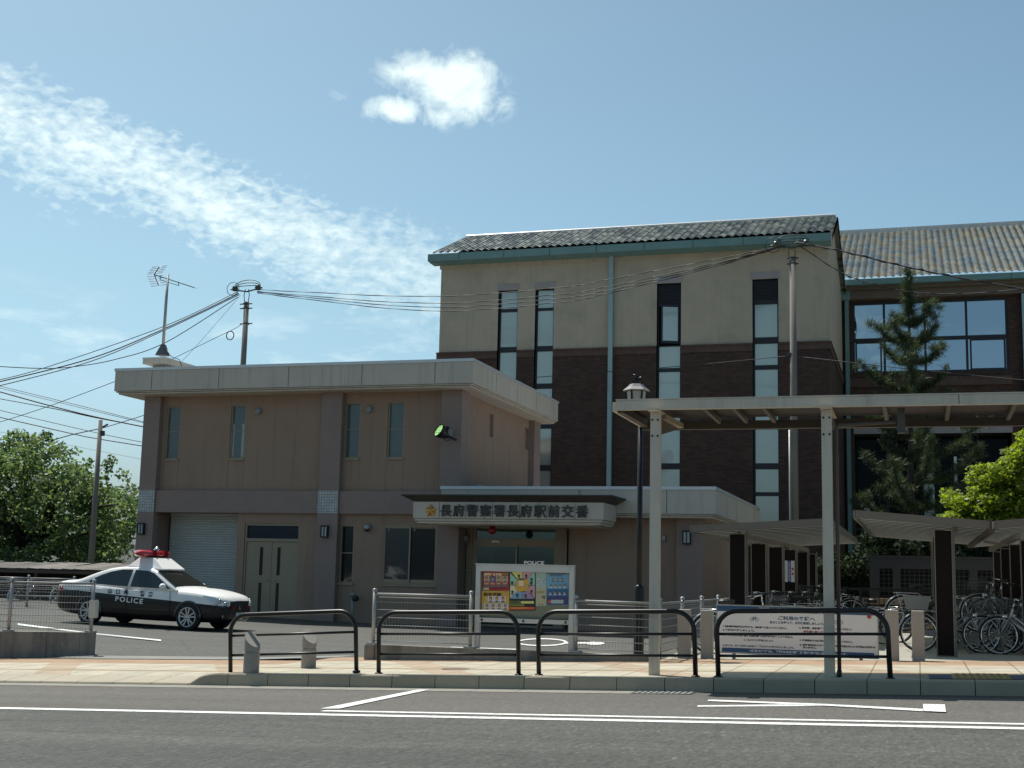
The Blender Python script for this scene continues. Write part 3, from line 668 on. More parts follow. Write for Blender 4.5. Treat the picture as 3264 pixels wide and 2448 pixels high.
# fittings on the fronts
def sconce(x, z0, z1, y, label):
    t = thing('wall_lamp', label, 'lamp', (x, y, z0), group='black wall lamps on the pilasters'); w = .11; h = z1-z0
    b = MB(); b.box(-w, w, -.03, 0, 0, h); b.box(-w, w, -.13, -.03, 0, .03); b.box(-w, w, -.13, -.03, h-.03, h)
    for x_ in (-w, w-.025, -.012): b.box(x_, x_+.025, -.13, -.105, .03, h-.03)
    for x_ in (-w, w-.025): b.box(x_, x_+.025, -.105, -.03, .03, h-.03)
    b.build('lamp_frame', BLACKF, t, local=True)
    g = MB(); g.box(-w+.028, w-.028, -.1, -.04, .04, h-.04); g.build('lamp_glass', mat('frosted_lamp_glass', (.5, .55, .54), .4), t, local=True)
sconce(-23.02, 2.55, 2.91, PYF-.002, 'black framed wall lamp on the pilaster left of the garage shutter')
sconce(-16.78, 2.54, 2.9, PYF-.002, 'black framed wall lamp on the pilaster right of the double door')
sconce(-5.99, 2.5, 2.87, PYF-.002, 'black framed wall lamp on the right end pilaster by the bicycle park')
for x, lab in ((-19.31, 'round grey vent cap between the upper left windows'), (-15.61, 'round grey vent cap between the upper right windows')):
    b = MB(); b.lathe((x, PYW-.10, 6.38), [(0, -.02), (.085, -.012), (.105, .02), (.105, .1)], 20, 'y'); tag(b.build('vent_cap', mat('grey_vent', (.25, .28, .27), .5)), lab, 'vent', 'vent caps')
b = MB(); b.lathe((-15.5, PYW-.11, 2.86), [(0, -.07), (.06, -.06), (.11, .0), (.11, .11)], 18, 'y'); b.m(1).lathe((-15.5, PYW-.135, 2.82), [(0, -.035), (.07, -.03), (.085, .0)], 14, 'y')
tag(b.build('hooded_vent', [GALV, BLKPL]), 'domed metal vent hood beside the ground floor windows', 'vent')
b = MB(); b.cyl((-15.77, 35.5, .05), (-15.77, 35.5, .86), .05, n=10); b.lathe((-15.77, 35.5, .86), [(.05, 0), (.09, .0), (.09, .06), (.06, .1), (0, .11)], 12); b.m(1).cyl((-15.72, 35.47, .79), (-15.6, 35.4, .79), .08, n=10)
tag(b.build('standpipe', [mat('grey_green_enamel', (.22, .27, .24), .5), BLKPL]), 'grey green standpipe standing at the wall by the narrow window', 'pipe')
for (x, y, z, w, lab) in ((-12.55, 36.2, 2.58, .07, 'small grey box on the wall left of the glass entrance'), (-6.66, PYW, 2.65, .05, 'small grey box on the brown wall behind the pale post')):
    b = MB(); b.box(x-w, x+w, y-.1, y, z-.1, z+.1); b.m(1).box(x-w*.6, x+w*.6, y-.106, y-.1, z-.02, z+.07); tag(b.build('wall_box', [mat('grey_box', (.2, .2, .19), .6), GALV]), lab, 'box')
c = at(940+1715*.27125, 1100+1020*.27125, 35.05)
t = thing('floodlight', 'black round floodlight with a glowing lens on the upper corner pilaster', 'floodlight', tuple(c)); t.rotation_euler = (math.radians(-28), 0, math.radians(-38))
b = MB(); b.lathe((0, 0, 0), [(.185, -.10), (.2, -.10), (.205, -.06), (.17, .06), (.1, .2), (.07, .26), (0, .27)], 24, 'y'); b.build('housing', BLACKM, t, local=True)
b = MB(); b.lathe((0, 0, 0), [(0, -.075), (.185, -.07)], 24, 'y'); b.build('lens', mat('glowing_lens', (.4, .5, .3), .2, emit=((.55, 1., .35), .7)), t, local=True)
b = MB()
for a in (-.09, 0, .09): b.box(a-.006, a+.006, -.095, -.09, -.17, .17); b.box(-.17, .17, -.1, -.096, a-.006, a+.006)
b.build('guard_wire', GALV, t, local=True)
b = MB(); b.cyl((.02, .12, .12), (.02, .12, .24), .06, n=12); b.bar((0, .2, 0), (.25, .45, -.02), .05, .05); b.build('bracket', BLACKM, t, local=True)
c2 = at(940+1838*.27125, 1100+1035*.27125, PYF); b = MB(); b.box(c2[0]-.055, c2[0]+.055, PYF-.09, PYF, c2[2]-.09, c2[2]+.09)
b.m(1).tube([(c2[0], PYF-.05, c2[2]-.09), (c2[0]-.02, PYF-.05, c2[2]-.2), (c2[0]-.1, PYF-.1, c2[2]-.24), (c2[0]-.2, PYF-.25, c2[2]-.14), (c2[0]-.3, PYF-.4, c2[2])], .012, 5)
tag(b.build('junction_box', [mat('grey_box2', (.33, .33, .31), .5), BLKPL]), 'small grey junction box wired to the floodlight', 'box')
b = MB(); b.cyl((-12.55, 36.9, 4.1), (-12.15, 40.5, 4.0), .05, n=6); b.box(-12.62, -12.4, 36.7, 37.1, 4.0, 4.2)
tag(b.build('roof_duct', TEALP), 'blue green duct lying on the low roof beside the upper wall', 'duct')
# aerial on its roof plinth
t = thing('television_aerial', 'grey television aerial on a tall mast above the left roof corner', 'aerial', (-23.05, 36.6, 7.7))
S38 = 36.6/38.
def A38(x, y): return at(x*.40687, 800+y*.40687, 36.6)
b = MB(); b.cyl(A38(1279, 760), A38(1318, 180), .045, .035, 10); b.cyl(A38(1284, 735)+np.array([-.07, 0, 0]), A38(1300, 290), .012, n=6); b.build('mast', GALV, t)
b = MB(); bs = A38(1272, 820); tp = A38(1282, 735)
b.loft([[(bs[0]+sx*.17, 36.6+sy*.17, bs[2]) for sx, sy in ((-1, -1), (1, -1), (1, 1), (-1, 1))], [(tp[0]+sx*.06, 36.6+sy*.06, tp[2]) for sx, sy in ((-1, -1), (1, -1), (1, 1), (-1, 1))]]); b.build('mast_foot', mat('dark_grey_steel', (.08, .085, .085), .5), t)
b = MB(); p0, p1 = A38(1208, 185), A38(1522, 287); b.bar(p0, p1, .03, .03)
for k in range(14):
    q_ = p0+(p1-p0)*(.3+.7*k/13); b.cyl((q_[0], 36.6-.13, q_[2]), (q_[0], 36.6+.13, q_[2]), .008, n=5)
for (u, v) in (((1208, 185), (1250, 122)), ((1208, 185), (1243, 270))):
    a, c = A38(*u), A38(*v); b.bar(a, c, .025, .025)
    for k in range(5):
        q_ = a+(c-a)*(.15+.85*k/4); b.cyl((q_[0]-.22, 36.5, q_[2]-.04), (q_[0]+.22, 36.7, q_[2]+.04), .009, n=5)
b.bar(A38(1255, 225), A38(1400, 272), .02, .02); b.bar(A38(1255, 195), A38(1255, 225), .02, .02); b.bar(A38(1400, 240), A38(1400, 272), .02, .02); b.build('antenna_array', mat('aerial_alloy', (.2, .21, .21), .4, metal=.6), t)
b = MB(); b.tube([A38(1300, 770), A38(1345, 830), A38(1405, 850), A38(1425, 905)], .013, 5); b.build('cable', BLKPL, t)
t = thing('roof_plinth', 'square pale roof plinth carrying the television aerial', 'plinth', (-23.2, 36.6, 7.7))
g = lambda x, y: at(340+x*.27125, 1100+y*.27125, 36.2)
a, c, d_ = g(427, 150), g(690, 135), g(427, 222)
b = MB(); b.box(a[0], c[0], 36.2, 38.2, d_[2], a[2]-.03); b.m(1).box(a[0]-.015, c[0]+.015, 36.19, 38.21, a[2]-.03, a[2]+.01); b.build('plinth_cap', [FASC, CAP], t)
e_ = g(490, 265); b = MB(); b.box(e_[0], c[0]-.12, 36.45, 37.95, 7.6, d_[2]-.004); b.build('plinth_base', STONE, t)

# ------------------------------------------------------------------ brick library block and its wing
BRK = brick_mat('dark_brown_brick', (.046, .024, .017), (.088, .046, .031), (.030, .021, .016), .24, .075, .010, .35, noise=.16)
CREAM = mat('cream_render', (.46, .40, .305), .9, .08, .9, .2, 60, fine=.05, streak=.2, col2=(.37, .33, .25), c2=(.5, .7), c2scale=.8)
SOLD = brick_mat('brick_course', (.095, .056, .042), (.118, .072, .053), (.06, .042, .034), .075, .5, .008, .3)
LINT = mat('grey_lintel', (.34, .31, .31), .9, .08)
FILM = glass_mat('frosted_film_glass', (.62, .64, .57), (.38, .42, .385), .34, .10)
SKYGL = glass_mat('blue_mirror_glass', (.42, .46, .50), (.01, .012, .015), .92, .01)
BLKGL = glass_mat('black_glass', (.5, .6, .7), (.004, .005, .007), .0, spec=.08)
LY = 50.; LX0, LX1 = -18.78, -3.03
lb = thing('brick_building', 'tall brick and cream block with a grey tiled roof behind the police station', 'building', (-10, LY, 0))
COLS = [(-16.24, -15.40), (-14.66, -13.87), (-9.645, -8.68), (-5.90, -4.91)]
hol = [(a, c, 1.0, 13.13, .28) for a, c in COLS]
b = MB(); holes_wall(b, TF(LY), LX0, LX1, 10.62, 14.3, hol)
b.quad((LX1, LY, 10.62), (LX1, 59.7, 10.62), (LX1, 59.7, 14.3), (LX1, LY, 14.3)); b.quad((LX0, LY, 10.62), (LX0, 59.7, 10.62), (LX0, 59.7, 14.3), (LX0, LY, 14.3))
for x in (LX0, LX1): b.add([(x, LY, 14.3), (x, 53.6, 16.25), (x, 59.7, 14.3)], [(0, 1, 2)])
b.box(LX0-.05, LX1+.02, LY-.06, LY-.002, 14.15, 14.3)
b.build('rendered_wall', CREAM, lb)
b = MB(); b.box(LX0+.3, LX1-.3, LY+.5, 59.4, -.4, 14.2); b.build('dark_interior', mat('library_interior', (.02, .022, .022), .9), lb)
b = MB(); holes_wall(b, TF(LY), LX0, LX1, -.5, 10.32, hol)
b.quad((LX1, LY, -.5), (LX1, 59.7, -.5), (LX1, 59.7, 10.32), (LX1, LY, 10.32)); b.quad((LX0, LY, -.5), (LX0, 59.7, -.5), (LX0, 59.7, 10.32), (LX0, LY, 10.32)); b.build('brick_wall', BRK, lb)
b = MB(); xs_ = [LX0-.09]+[v for a, c in COLS for v in (a, c)]+[LX1+.09]
for i in range(0, len(xs_), 2): b.box(xs_[i], xs_[i+1], LY-.05, LY+.1, 10.32, 10.56); b.box(xs_[i], xs_[i+1], LY-.09, LY+.1, 10.562, 10.62)
b.box(LX1-.1, LX1+.05, LY+.1, 59.7, 10.32, 10.56); b.box(LX1-.1, LX1+.09, LY+.1, 59.7, 10.562, 10.62); b.build('brick_course', SOLD, lb)
PAN = [[(12.39, 13.13), (10.80, 12.26), (9.27, 10.58), (7.6, 9.05), (5.97, 7.45), (1.2, 5.75)],
       [(12.37, 13.12), (10.80, 12.26), (9.26, 10.58), (7.6, 9.05), (5.96, 7.43), (1.2, 5.74)],
       [('l', 12.33, 13.13), ('o', 10.66, 12.25), (9.76, 10.62), (7.5, 9.61), (6.01, 7.3), (4.9, 5.78), (1.2, 4.75)],
       [('l', 12.33, 13.14), (10.87, 12.17), (9.78, 10.62), (7.5, 9.61), (6.0, 7.3), (4.9, 5.77), (1.2, 4.755)]]
for k, ((a, c), ps_) in enumerate(zip(COLS, PAN)):
    b = MB(); zs_ = [13.13]; y = LY+.2
    opens = [(p[-2], p[-1]) for p in ps_ if p[0] != 'l']
    opens.sort(); z = 1.0
    for (p, q_) in opens: b.box(a, c, y-.05, y+.08, z, p); z = q_
    b.box(a, c, y-.05, y+.08, z, 13.13)
    for (p, q_) in opens: b.box(a, a+.07, y-.05, y+.08, p, q_); b.box(c-.06, c, y-.05, y+.08, p, q_)
    if ps_[0][0] == 'l':
        for i in range(14): zz = 12.36+i*.054; b.box(a+.04, c-.04, y-.09, y-.052, zz, zz+.022)
    w = b.build('window_strip', BLACKF, lb)
    for p in ps_:
        if p[0] == 'l': continue
        g = MB(); g.box(a+.06, c-.05, y, y+.012, p[-2]-.01, p[-1]+.01)
        if p[0] == 'o':
            g = MB(); d = Vector((math.cos(math.radians(24)), -math.sin(math.radians(24)), 0)); e = Vector((c-.1, y-.05, 0)); s0 = e-d*.80*0; L_ = .80
            def pt(u, z): v = Vector((c-.08, y-.06, 0)) + Vector((-math.cos(math.radians(22)), -math.sin(math.radians(22))*.9, 0))*u; return (v.x, v.y, z)
            g.quad(pt(.05, 10.82), pt(.7, 10.82), pt(.7, 12.18), pt(.05, 12.18))
            f_ = MB()
            for (u0, u1, z0, z1) in ((0, .07, 10.72, 12.26), (.68, .75, 10.72, 12.26), (.07, .68, 10.72, 10.82), (.07, .68, 12.18, 12.26)):
                v0, v1 = Vector(pt(u0, z0)), Vector(pt(u1, z1)); n_ = Vector((.37, -.93, 0))*.02
                f_.loft([[tuple(Vector(pt(u0, z0))+n_), tuple(Vector(pt(u1, z0))+n_), tuple(Vector(pt(u1, z0))-n_), tuple(Vector(pt(u0, z0))-n_)], [tuple(Vector(pt(u0, z1))+n_), tuple(Vector(pt(u1, z1))+n_), tuple(Vector(pt(u1, z1))-n_), tuple(Vector(pt(u0, z1))-n_)]])
            f_.build('open_sash', BLACKF, w)
        g.build('pane', FILM, w)
    b = MB(); b.box(a-.06, c+.06, LY-.025, LY+.1, 13.14, 13.41); b.build('lintel', LINT, lb)
b = MB(); q0 = at(1900+812*.27125, 1180+940*.27125, LY+.18); b.box(q0[0], q0[0]+.28, LY+.185, LY+.19, q0[2]-.42, q0[2]); b.build('window_notice', mat('pale_paper', (.55, .6, .58), .8), lb)
def tiled_roof(parent, x0, x1, y0, z0, y1, z1, pitch, step, name, m):
    """barrel tiles: waves across, stepped courses up the slope"""
    nx = int((x1-x0)/pitch*6); L_ = math.hypot(y1-y0, z1-z0); ns = int(L_/step); dy, dz = (y1-y0)/L_, (z1-z0)/L_
    X = x0+(x1-x0)*np.arange(nx+1)/nx; wv = np.abs(np.sin(np.pi*(X-x0)/pitch))**.7*.10
    V = []; rows = 0
    for i in range(ns):
        for s_, lift in ((i*step, .05), ((i+1)*step, .008)):
            h = wv*(.9 if lift > .02 else 1.)+lift
            V.append(np.stack([X, y0+dy*s_-dz*h, z0+dz*s_+dy*h], 1)); rows += 1
    V = np.concatenate(V); n = nx+1; I = np.arange(rows-1)[:, None]*n+np.arange(nx)[None]
    F = np.stack([I, I+1, I+n+1, I+n], -1).reshape(-1, 4)
    me = bpy.data.meshes.new(name); inv = worldmat(parent).inverted(); off = np.array(inv.translation)
    me.from_pydata((V+off).tolist(), [], F.tolist()); me.materials.append(m)
    o = bpy.data.objects.new(name, me); COL.objects.link(o); o.parent = parent; return o
def tile_mat(name, a, c, d):
    m = bpy.data.materials.new(name); m.use_nodes = True; q = NT(m.node_tree); m.node_tree.nodes.clear()
    oc = q.n('TexCoord').outputs['Object']; sp = q.n('SeparateXYZ', {'Vector': oc}).outputs
    v = q.n('CombineXYZ', {'X': q.m('FLOOR', q.m('DIVIDE', sp['X'], .31)), 'Y': q.m('FLOOR', q.m('DIVIDE', sp['Y'], .27))}).outputs[0]
    wn = q.n('TexWhiteNoise', {'Vector': v}).outputs['Value']
    col = q.ramp(wn, [(0., a), (.35, c), (.7, d), (1., a)])
    n1 = q.n('TexNoise', {'Vector': oc, 'Scale': 1.2, 'Detail': 5.}).outputs['Fac']
    col = q.mix(1., col, q.ramp(n1, [(.3, .75), (.7, 1.15)]), 'MULTIPLY')
    b_ = q.n('BsdfPrincipled', {'Base Color': col, 'Roughness': .42, 'Specular IOR Level': .5}); q.L.new(b_.outputs[0], q.n('OutputMaterial').inputs[0]); return m
RT = tile_mat('mottled_glint_roof_tile', (.22, .25, .24), (.52, .52, .46), (.11, .14, .15))  # mottled tiles; the palest in the mix stand in for glints
tiled_roof(lb, LX0-.2, LX1+.22, 49.42, 14.66, 53.5, 16.38, .31, .29, 'front_roof_slope', RT)
b = MB(); b.add([(LX0-.2, 53.5, 16.38), (LX1+.22, 53.5, 16.38), (LX1+.22, 60.1, 14.3), (LX0-.2, 60.1, 14.3)], [(0, 1, 2, 3)]); b.build('rear_roof_slope', RT, lb)
b = MB()
for i in range(36):
    x = LX0-.15+i*.445; b.loft([[(x+s*.44, 53.5+.14*math.cos(t), 16.42+.14*math.sin(t)) for t in (0, .6, 1.1, 1.57, 2.04, 2.54, 3.14)] for s in (0, 1)], closed=True)
b.build('ridge_tiles', mat('pale_ridge_tile', (.55, .55, .53), .3), lb)
b = MB(); b.box(LX0-.32, LX1+.16, 49.2, 49.42, 14.33, 14.63); b.box(LX0-.3, LX1+.14, 49.42, 49.98, 14.3, 14.36)
b.m(1)
x = LX0+1.05
while x < LX1: b.box(x-.012, x+.012, 49.192, 49.2, 14.33, 14.632); x += 1.93
go = b.build('gutter', [TEAL, mat('dark_verdigris', (.03, .07, .07), .7)], lb)
b = MB(); b.box(-11.56, -11.39, LY-.2, LY-.03, .2, 14.33); b.build('downpipe', TEALP, lb)
b = MB()
for s in (0, 1):
    x = LX1+.2; b.add([(x, 49.4, 14.6), (x, 53.5, 16.42), (x, 60.1, 14.3), (x, 60.1, 14.1), (x, 53.5, 16.2), (x, 49.4, 14.4)], [(0, 1, 4, 5), (1, 2, 3, 4)])
b.build('verge_board', mat('dark_verge', (.05, .045, .04), .8), lb)
# wing with the mirror windows
WY = 59.6; k = WY/54.; wz = lambda z: 1.55+(z-1.55)*k
wg = thing('tiled_roof_hall', 'lower hall with a wide tiled roof and blue mirror windows at the right', 'building', (4, WY, 0))
wx = [-2.35*k, -1.096*k, .476*k, 2.055*k, 3.60*k]
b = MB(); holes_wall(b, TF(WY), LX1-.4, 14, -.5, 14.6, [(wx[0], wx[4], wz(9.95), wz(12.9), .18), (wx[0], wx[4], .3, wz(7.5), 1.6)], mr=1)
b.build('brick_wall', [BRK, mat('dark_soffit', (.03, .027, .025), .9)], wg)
b = MB(); b.box(LX1+.06, 14, WY-.35, WY-.005, wz(12.98), 14.72); b.box(LX1+.06, 14, 59.06, WY-.355, 14.55, 14.96); b.build('eaves_beam', mat('taupe_eaves', (.14, .11, .08), .8), wg)
b = MB(); b.box(LX1+.06, wx[4]+.1, WY-.12, WY-.003, wz(9.4), wz(9.75)); b.build('sill_course', SOLD, wg)
b = MB(); b.box(wx[0], wx[4]+.05, WY-.06, WY+.3, wz(7.5), wz(7.78)); b.build('lower_lintel', LINT, wg)
y = WY+.1; b = MB()
frame_rect(b, wx[0], wx[4], y-.06, y+.06, wz(9.95), wz(12.9), .1)
for x in wx[1:4]: b.box(x-.05, x+.05, y-.06, y+.06, wz(9.95)+.1, wz(12.9)-.1)
for i in range(4): b.box(wx[i]+.1 if i == 0 else wx[i]+.05, wx[i+1]-.05 if i < 3 else wx[4]-.1, y-.05, y+.05, wz(11.34)-.08, wz(11.34)+.08)
for i in (0, 3): frame_rect(b, wx[i]+.12, wx[i+1]-.12, y-.055, y+.02, wz(10.0)+.02, wz(11.34)-.07, .07)
w = b.build('window_wall', BLACKF, wg)
for i in range(4):
    for z0, z1 in ((10., 11.34), (11.34, 12.88)):
        g = MB(); g.box(wx[i]+.03, wx[i+1]-.03, y+.022, y+.03, wz(z0), wz(z1)); g.build('pane', SKYGL, w)
b = MB(); b.box(wx[0]-.2, wx[4]+.2, WY+1.2, WY+1.25, .0, wz(7.7)); b.m(1)
for x in wx[1:4]: b.box(x-.05, x+.05, WY+1.12, WY+1.2, .3, wz(7.4))
b.box(wx[0], wx[4], WY+1.12, WY+1.2, 3.9, 4.02); b.build('lower_glazing', [BLKGL, BLACKF], wg)
b = MB()
for x0, x1, z0, z1 in ((wx[2]-.2, wx[2]+.25, 3.6, 7.4), (wx[2]+1.1, wx[2]+1.22, 4.1, 7.2)): b.box(x0, x1, WY+1.1, WY+1.12, z0, z1)
b.build('bright_glazing_strip', FILM, wg)
b = MB(); b.box(wx[0]+.35, wx[0]+.6, WY+1.09, WY+1.12, 1.5, 4.9); b.build('side_glazing_strip', FILM, wg)
tiled_roof(wg, LX1-1.45, 14, 59.05, 14.98, 70, 19.95, .31, .29, 'roof_slope', tile_mat('mottled_blue_roof_tile', (.28, .31, .30), (.36, .30, .19), (.16, .24, .30)))
b = MB()
for i in range(44): b.box(LX1-1.45+i*.43, LX1-1.45+i*.43+.42, 69.85, 70.2, 19.95, 20.2)
b.build('ridge_tiles', MATS['pale_ridge_tile'], wg)
b = MB(); b.box(LX1+.1, 14, 58.8, 59.05, 14.72, 14.98); b.m(1)
x = LX1+1.
while x < 14: b.box(x-.012, x+.012, 58.792, 58.8, 14.72, 14.982); x += 2.05
b.build('gutter', [TEAL, MATS['dark_verdigris']], wg)
for x in (-2.54*k, 4.19*k):
    b = MB(); b.box(x-.085, x+.085, WY-.3, WY-.12, .2, wz(12.96)); b.build('downpipe', TEAL if x < 0 else TEALP, wg)
b = MB(); b.box(-2.76*k, -2.4*k, WY-.42, WY-.1, wz(12.96), wz(13.38)); b.build('rainwater_hopper', TEAL, wg)

# ------------------------------------------------------------------ pedestrian rails, bollards, posts
t0 = thing('guard_rail', 'black pedestrian rail nearest the police car, two bollards behind it', 'guard rail', (0, 0, 0), 0, 'black pedestrian rails along the kerb')
Lr, Hr, Rr = 2.0, .80, .25
b = MB(); pts = [(-Lr/2, 0, -.1), (-Lr/2, 0, Hr-Rr)]
for k in range(1, 8): a = math.pi/2*k/8; pts.append((-Lr/2+Rr-Rr*math.cos(a), 0, Hr-Rr+Rr*math.sin(a)))
pts += [(-Lr/2+Rr, 0, Hr), (0, 0, Hr)]; pts += [(-x, y, z) for x, y, z in pts[-2::-1]]
b.tube(pts, .031, 12); b.build('hoop', BLACKM, t0, local=True)
for z in (.52, .255): b = MB(); b.cyl((-Lr/2, 0, z), (Lr/2, 0, z), .018, n=10); b.build('cross_bar', BLACKM, t0, local=True)
for s in (-1, 1): b = MB(); b.lathe((s*Lr/2, 0, 0), [(.055, -.02), (.055, .010), (.034, .016)], 12); b.build('foot_collar', BLACKM, t0, local=True)
RX = [(-9.11, -7.22), (-6.9, -4.95), (-4.68, -2.66), (-2.38, -.34)]
RL = ['black pedestrian rail nearest the police car, two bollards behind it', 'black pedestrian rail in front of the left half of the poster board', 'black pedestrian rail in front of the lamp post and one pale shelter post', 'black pedestrian rail in front of the white bicycle notice']
for i, ((a, c), l) in enumerate(zip(RX, RL)):
    x = (a+c)/2; loc = (x, 16.47, fr(x)+.165)
    o = t0 if i == 0 else copy_tree(t0, loc, 0, l)
    o.location = loc; o.rotation_euler = (0, -math.atan(.034)-(.028 if i == 0 else 0), 0); o.scale = ((c-a)/Lr, 1, 1)
def round_bollard(x, y, label):
    z = hs(x, y); b = MB(); r = .108; n = 20; R = []
    for h, rr in ((-.05, r), (.27, r), (.275, r-.012), (.295, r-.012), (.30, r)): R.append([(x+rr*math.cos(2*math.pi*k/n), y+rr*math.sin(2*math.pi*k/n), z+h) for k in range(n)])
    for sc, dz in ((1., 0), (.96, .02), (.0, .02)):
        R.append([(x+sc*r*math.cos(2*math.pi*k/n), y+sc*r*math.sin(2*math.pi*k/n), z+.43+dz-.95*sc*r*math.cos(2*math.pi*k/n+.5)) for k in range(n)])
    b.loft(R, caps=False, smooth=False); o = b.build('stone_bollard', mat('speckled_granite', (.31, .285, .25), .9, .08, 3., fine=.22, fscale=90), None); tag(o, label, 'bollard', 'round stone bollards with slanted tops')
p = ground(800, 2145, .165); round_bollard(p[0], p[1], 'slant topped round stone bollard close behind the first black rail, the left of the pair')
p = ground(978, 2130, .165); round_bollard(p[0], p[1]+.05, 'slant topped round stone bollard set back by the yard, the right of the pair')
for (bx, by_, tx, ty, w, l) in ((312, 1030, 312, 775, .2, 'pale square stone post beside the grey mesh fence corner'), (440, 1048, 440, 780, .19, 'pale square stone post at the left edge of the white bicycle notice'), (1480, 1068, 1475, 778, .19, 'pale square stone post at the right edge of the white bicycle notice'), (1625, 1070, 1620, 783, .185, 'pale square stone post before the wheel of a parked bicycle')):
    X0, Y0, sc = 2000, 1500, 1264/2212; yy = 20.6 if bx < 1000 else 20.2
    p = at(X0+bx*sc, Y0+by_*sc, yy); q_ = at(X0+tx*sc, Y0+ty*sc, yy); d = .085
    b = MB(); w *= .96; b.box(p[0]-w/2, p[0]+w/2, yy, yy+.17, p[2]-.06, q_[2])
    tag(b.build('stone_post', mat('pale_granite', (.40, .37, .33), .85, .05, 2., fine=.14, fscale=80), None, bevel=.012), l, 'post', 'square stone posts')

# ------------------------------------------------------------------ low walls and mesh fences
b = MB(); b.box(-8.50, -8.33, 19.66, 19.86, -.1, .405); b.box(-8.325, -3.85, 19.67, 19.86, -.1, .41); b.m(1).box(-8.33, -8.324, 19.655, 19.85, 0, .40)
tag(b.build('low_wall', [WEATH, JOINT], None), 'low concrete wall under the mesh fence behind the poster board', 'wall')
A_, B2_ = np.array([-15.05, 21.80]), np.array([-15.92, 20.30]); 
pa = ground(*[LFR[0]+1245*LFR[2], LFR[1]+1562*LFR[2]], .0); ya = 21.2
a1 = at(LFR[0]+1250*LFR[2], LFR[1]+1320*LFR[2], ya); a0 = at(LFR[0]-700*LFR[2], LFR[1]+1240*LFR[2], ya-1.2)
wl = MB(); d2 = np.array([a1[0]-a0[0], a1[1]-a0[1]]); Lw = np.linalg.norm(d2); d2 /= Lw; nw = np.array([-d2[1], d2[0]])*.25
def wp(s, o, z): q_ = np.array([a0[0], a0[1]])+d2*s+nw*o; return (q_[0], q_[1], z)
ztop = .335
segs = [0, Lw*.30, Lw*.675, Lw*.90, Lw]
for i in range(4): wl.loft([[wp(segs[i]+(.006 if i else 0), o, z) for o, z in ((0, -.4), (1, -.4), (1, ztop), (0, ztop))], [wp(segs[i+1], o, z) for o, z in ((0, -.4), (1, -.4), (1, ztop), (0, ztop))]])
tag(wl.build('low_wall', WEATH, None), 'stained low concrete wall in front of the police car', 'wall')
def mesh_fence(name, label, pts, h, posts, cat='fence', wires=7, group=None, vstep=.05, mt=GALV, r=.0016, matw=WIRE):
    """welded wire panels between posts; pts: ground line of the fence (x,y,z)"""
    P = [Vector(p) for p in pts]; t = thing(name, label, cat, tuple(P[0]), group=group)
    for p in posts:
        b = MB(); p = Vector(p); b.cyl(p-Vector((0, 0, .05)), p+Vector((0, 0, h+.02)), .032, n=8); b.lathe(tuple(p+Vector((0, 0, h+.02))), [(.04, -.02), (.04, .02), (.0, .03)], 8); b.m(0).box(p.x-.09, p.x+.09, p.y-.06, p.y+.06, p.z-.01, p.z+.03); b.build('post', mt, t)
    for i in range(len(P)-1):
        a, c = P[i], P[i+1]; b = MB(); L_ = (c-a).length; n = max(2, int(L_/vstep))
        for k in range(wires):
            z = Vector((0, 0, .06+(h-.1)*k/(wires-1))); off = Vector((0, -.02, 0))
            b.tube([a+z+off, c+z+off], .0065 if k < wires-1 else .022, 5)
            if k == wires-1: b.tube([a+z-Vector((0, 0, .05)), c+z-Vector((0, 0, .05))], .008, 5)
        for k in range(n+1):
            q_ = a+(c-a)*(k/n); b.bar(q_+Vector((0, 0, .05)), q_+Vector((0, 0, h-.04)), r*2, r*2)
        b.build('mesh_panel', matw or mt, t)
    return t
mesh_fence('mesh_fence', 'grey wire mesh fence on the low wall left of the poster board', [(-8.38, 19.77, .41), (-6.77, 19.77, .41)], .84, [(-8.40, 19.77, .41), (-6.75, 19.77, .41)])
mesh_fence('mesh_fence', 'grey wire mesh fence from the poster board to the corner by the black lamp post', [(-5.03, 19.77, .41), (-3.75, 19.77, .40)], .82, [(-5.04, 19.77, .41), (-3.74, 19.77, .40)])
mesh_fence('mesh_fence', 'grey mesh fence running back along the side of the bicycle park', [(-3.74, 19.8, .40), (-3.75, 36., .40)], .82, [(-3.75, 19.8+2.05*k, .40) for k in range(1, 9)], vstep=.06, r=.002)
q0 = at(LFR[0]+1200*LFR[2], LFR[1]+1300*LFR[2], ya+.05); q1 = at(LFR[0]+115*LFR[2], LFR[1]+1250*LFR[2], ya-.62); q2 = q1-(q0-q1)*1.05
mesh_fence('mesh_fence', 'grey wire mesh fence on the stained low wall before the police car', [(q0[0], q0[1], ztop), (q1[0], q1[1], ztop), (q2[0], q2[1], ztop)], .93, [(q0[0], q0[1], ztop), (q1[0], q1[1], ztop), (q2[0], q2[1], ztop)], wires=8)
b = MB(); e0 = at(LFR[0]+1252*LFR[2], LFR[1]+1000*LFR[2], ya+.0); b.box(e0[0]-.075, e0[0]+.075, e0[1]-.09, e0[1]+.03, e0[2]-.165, e0[2]+.165)
tag(b.build('call_box', mat('ivory_plastic', (.52, .52, .45), .5), None, bevel=.03), 'ivory box fixed to the fence post in front of the rear wheel', 'box')
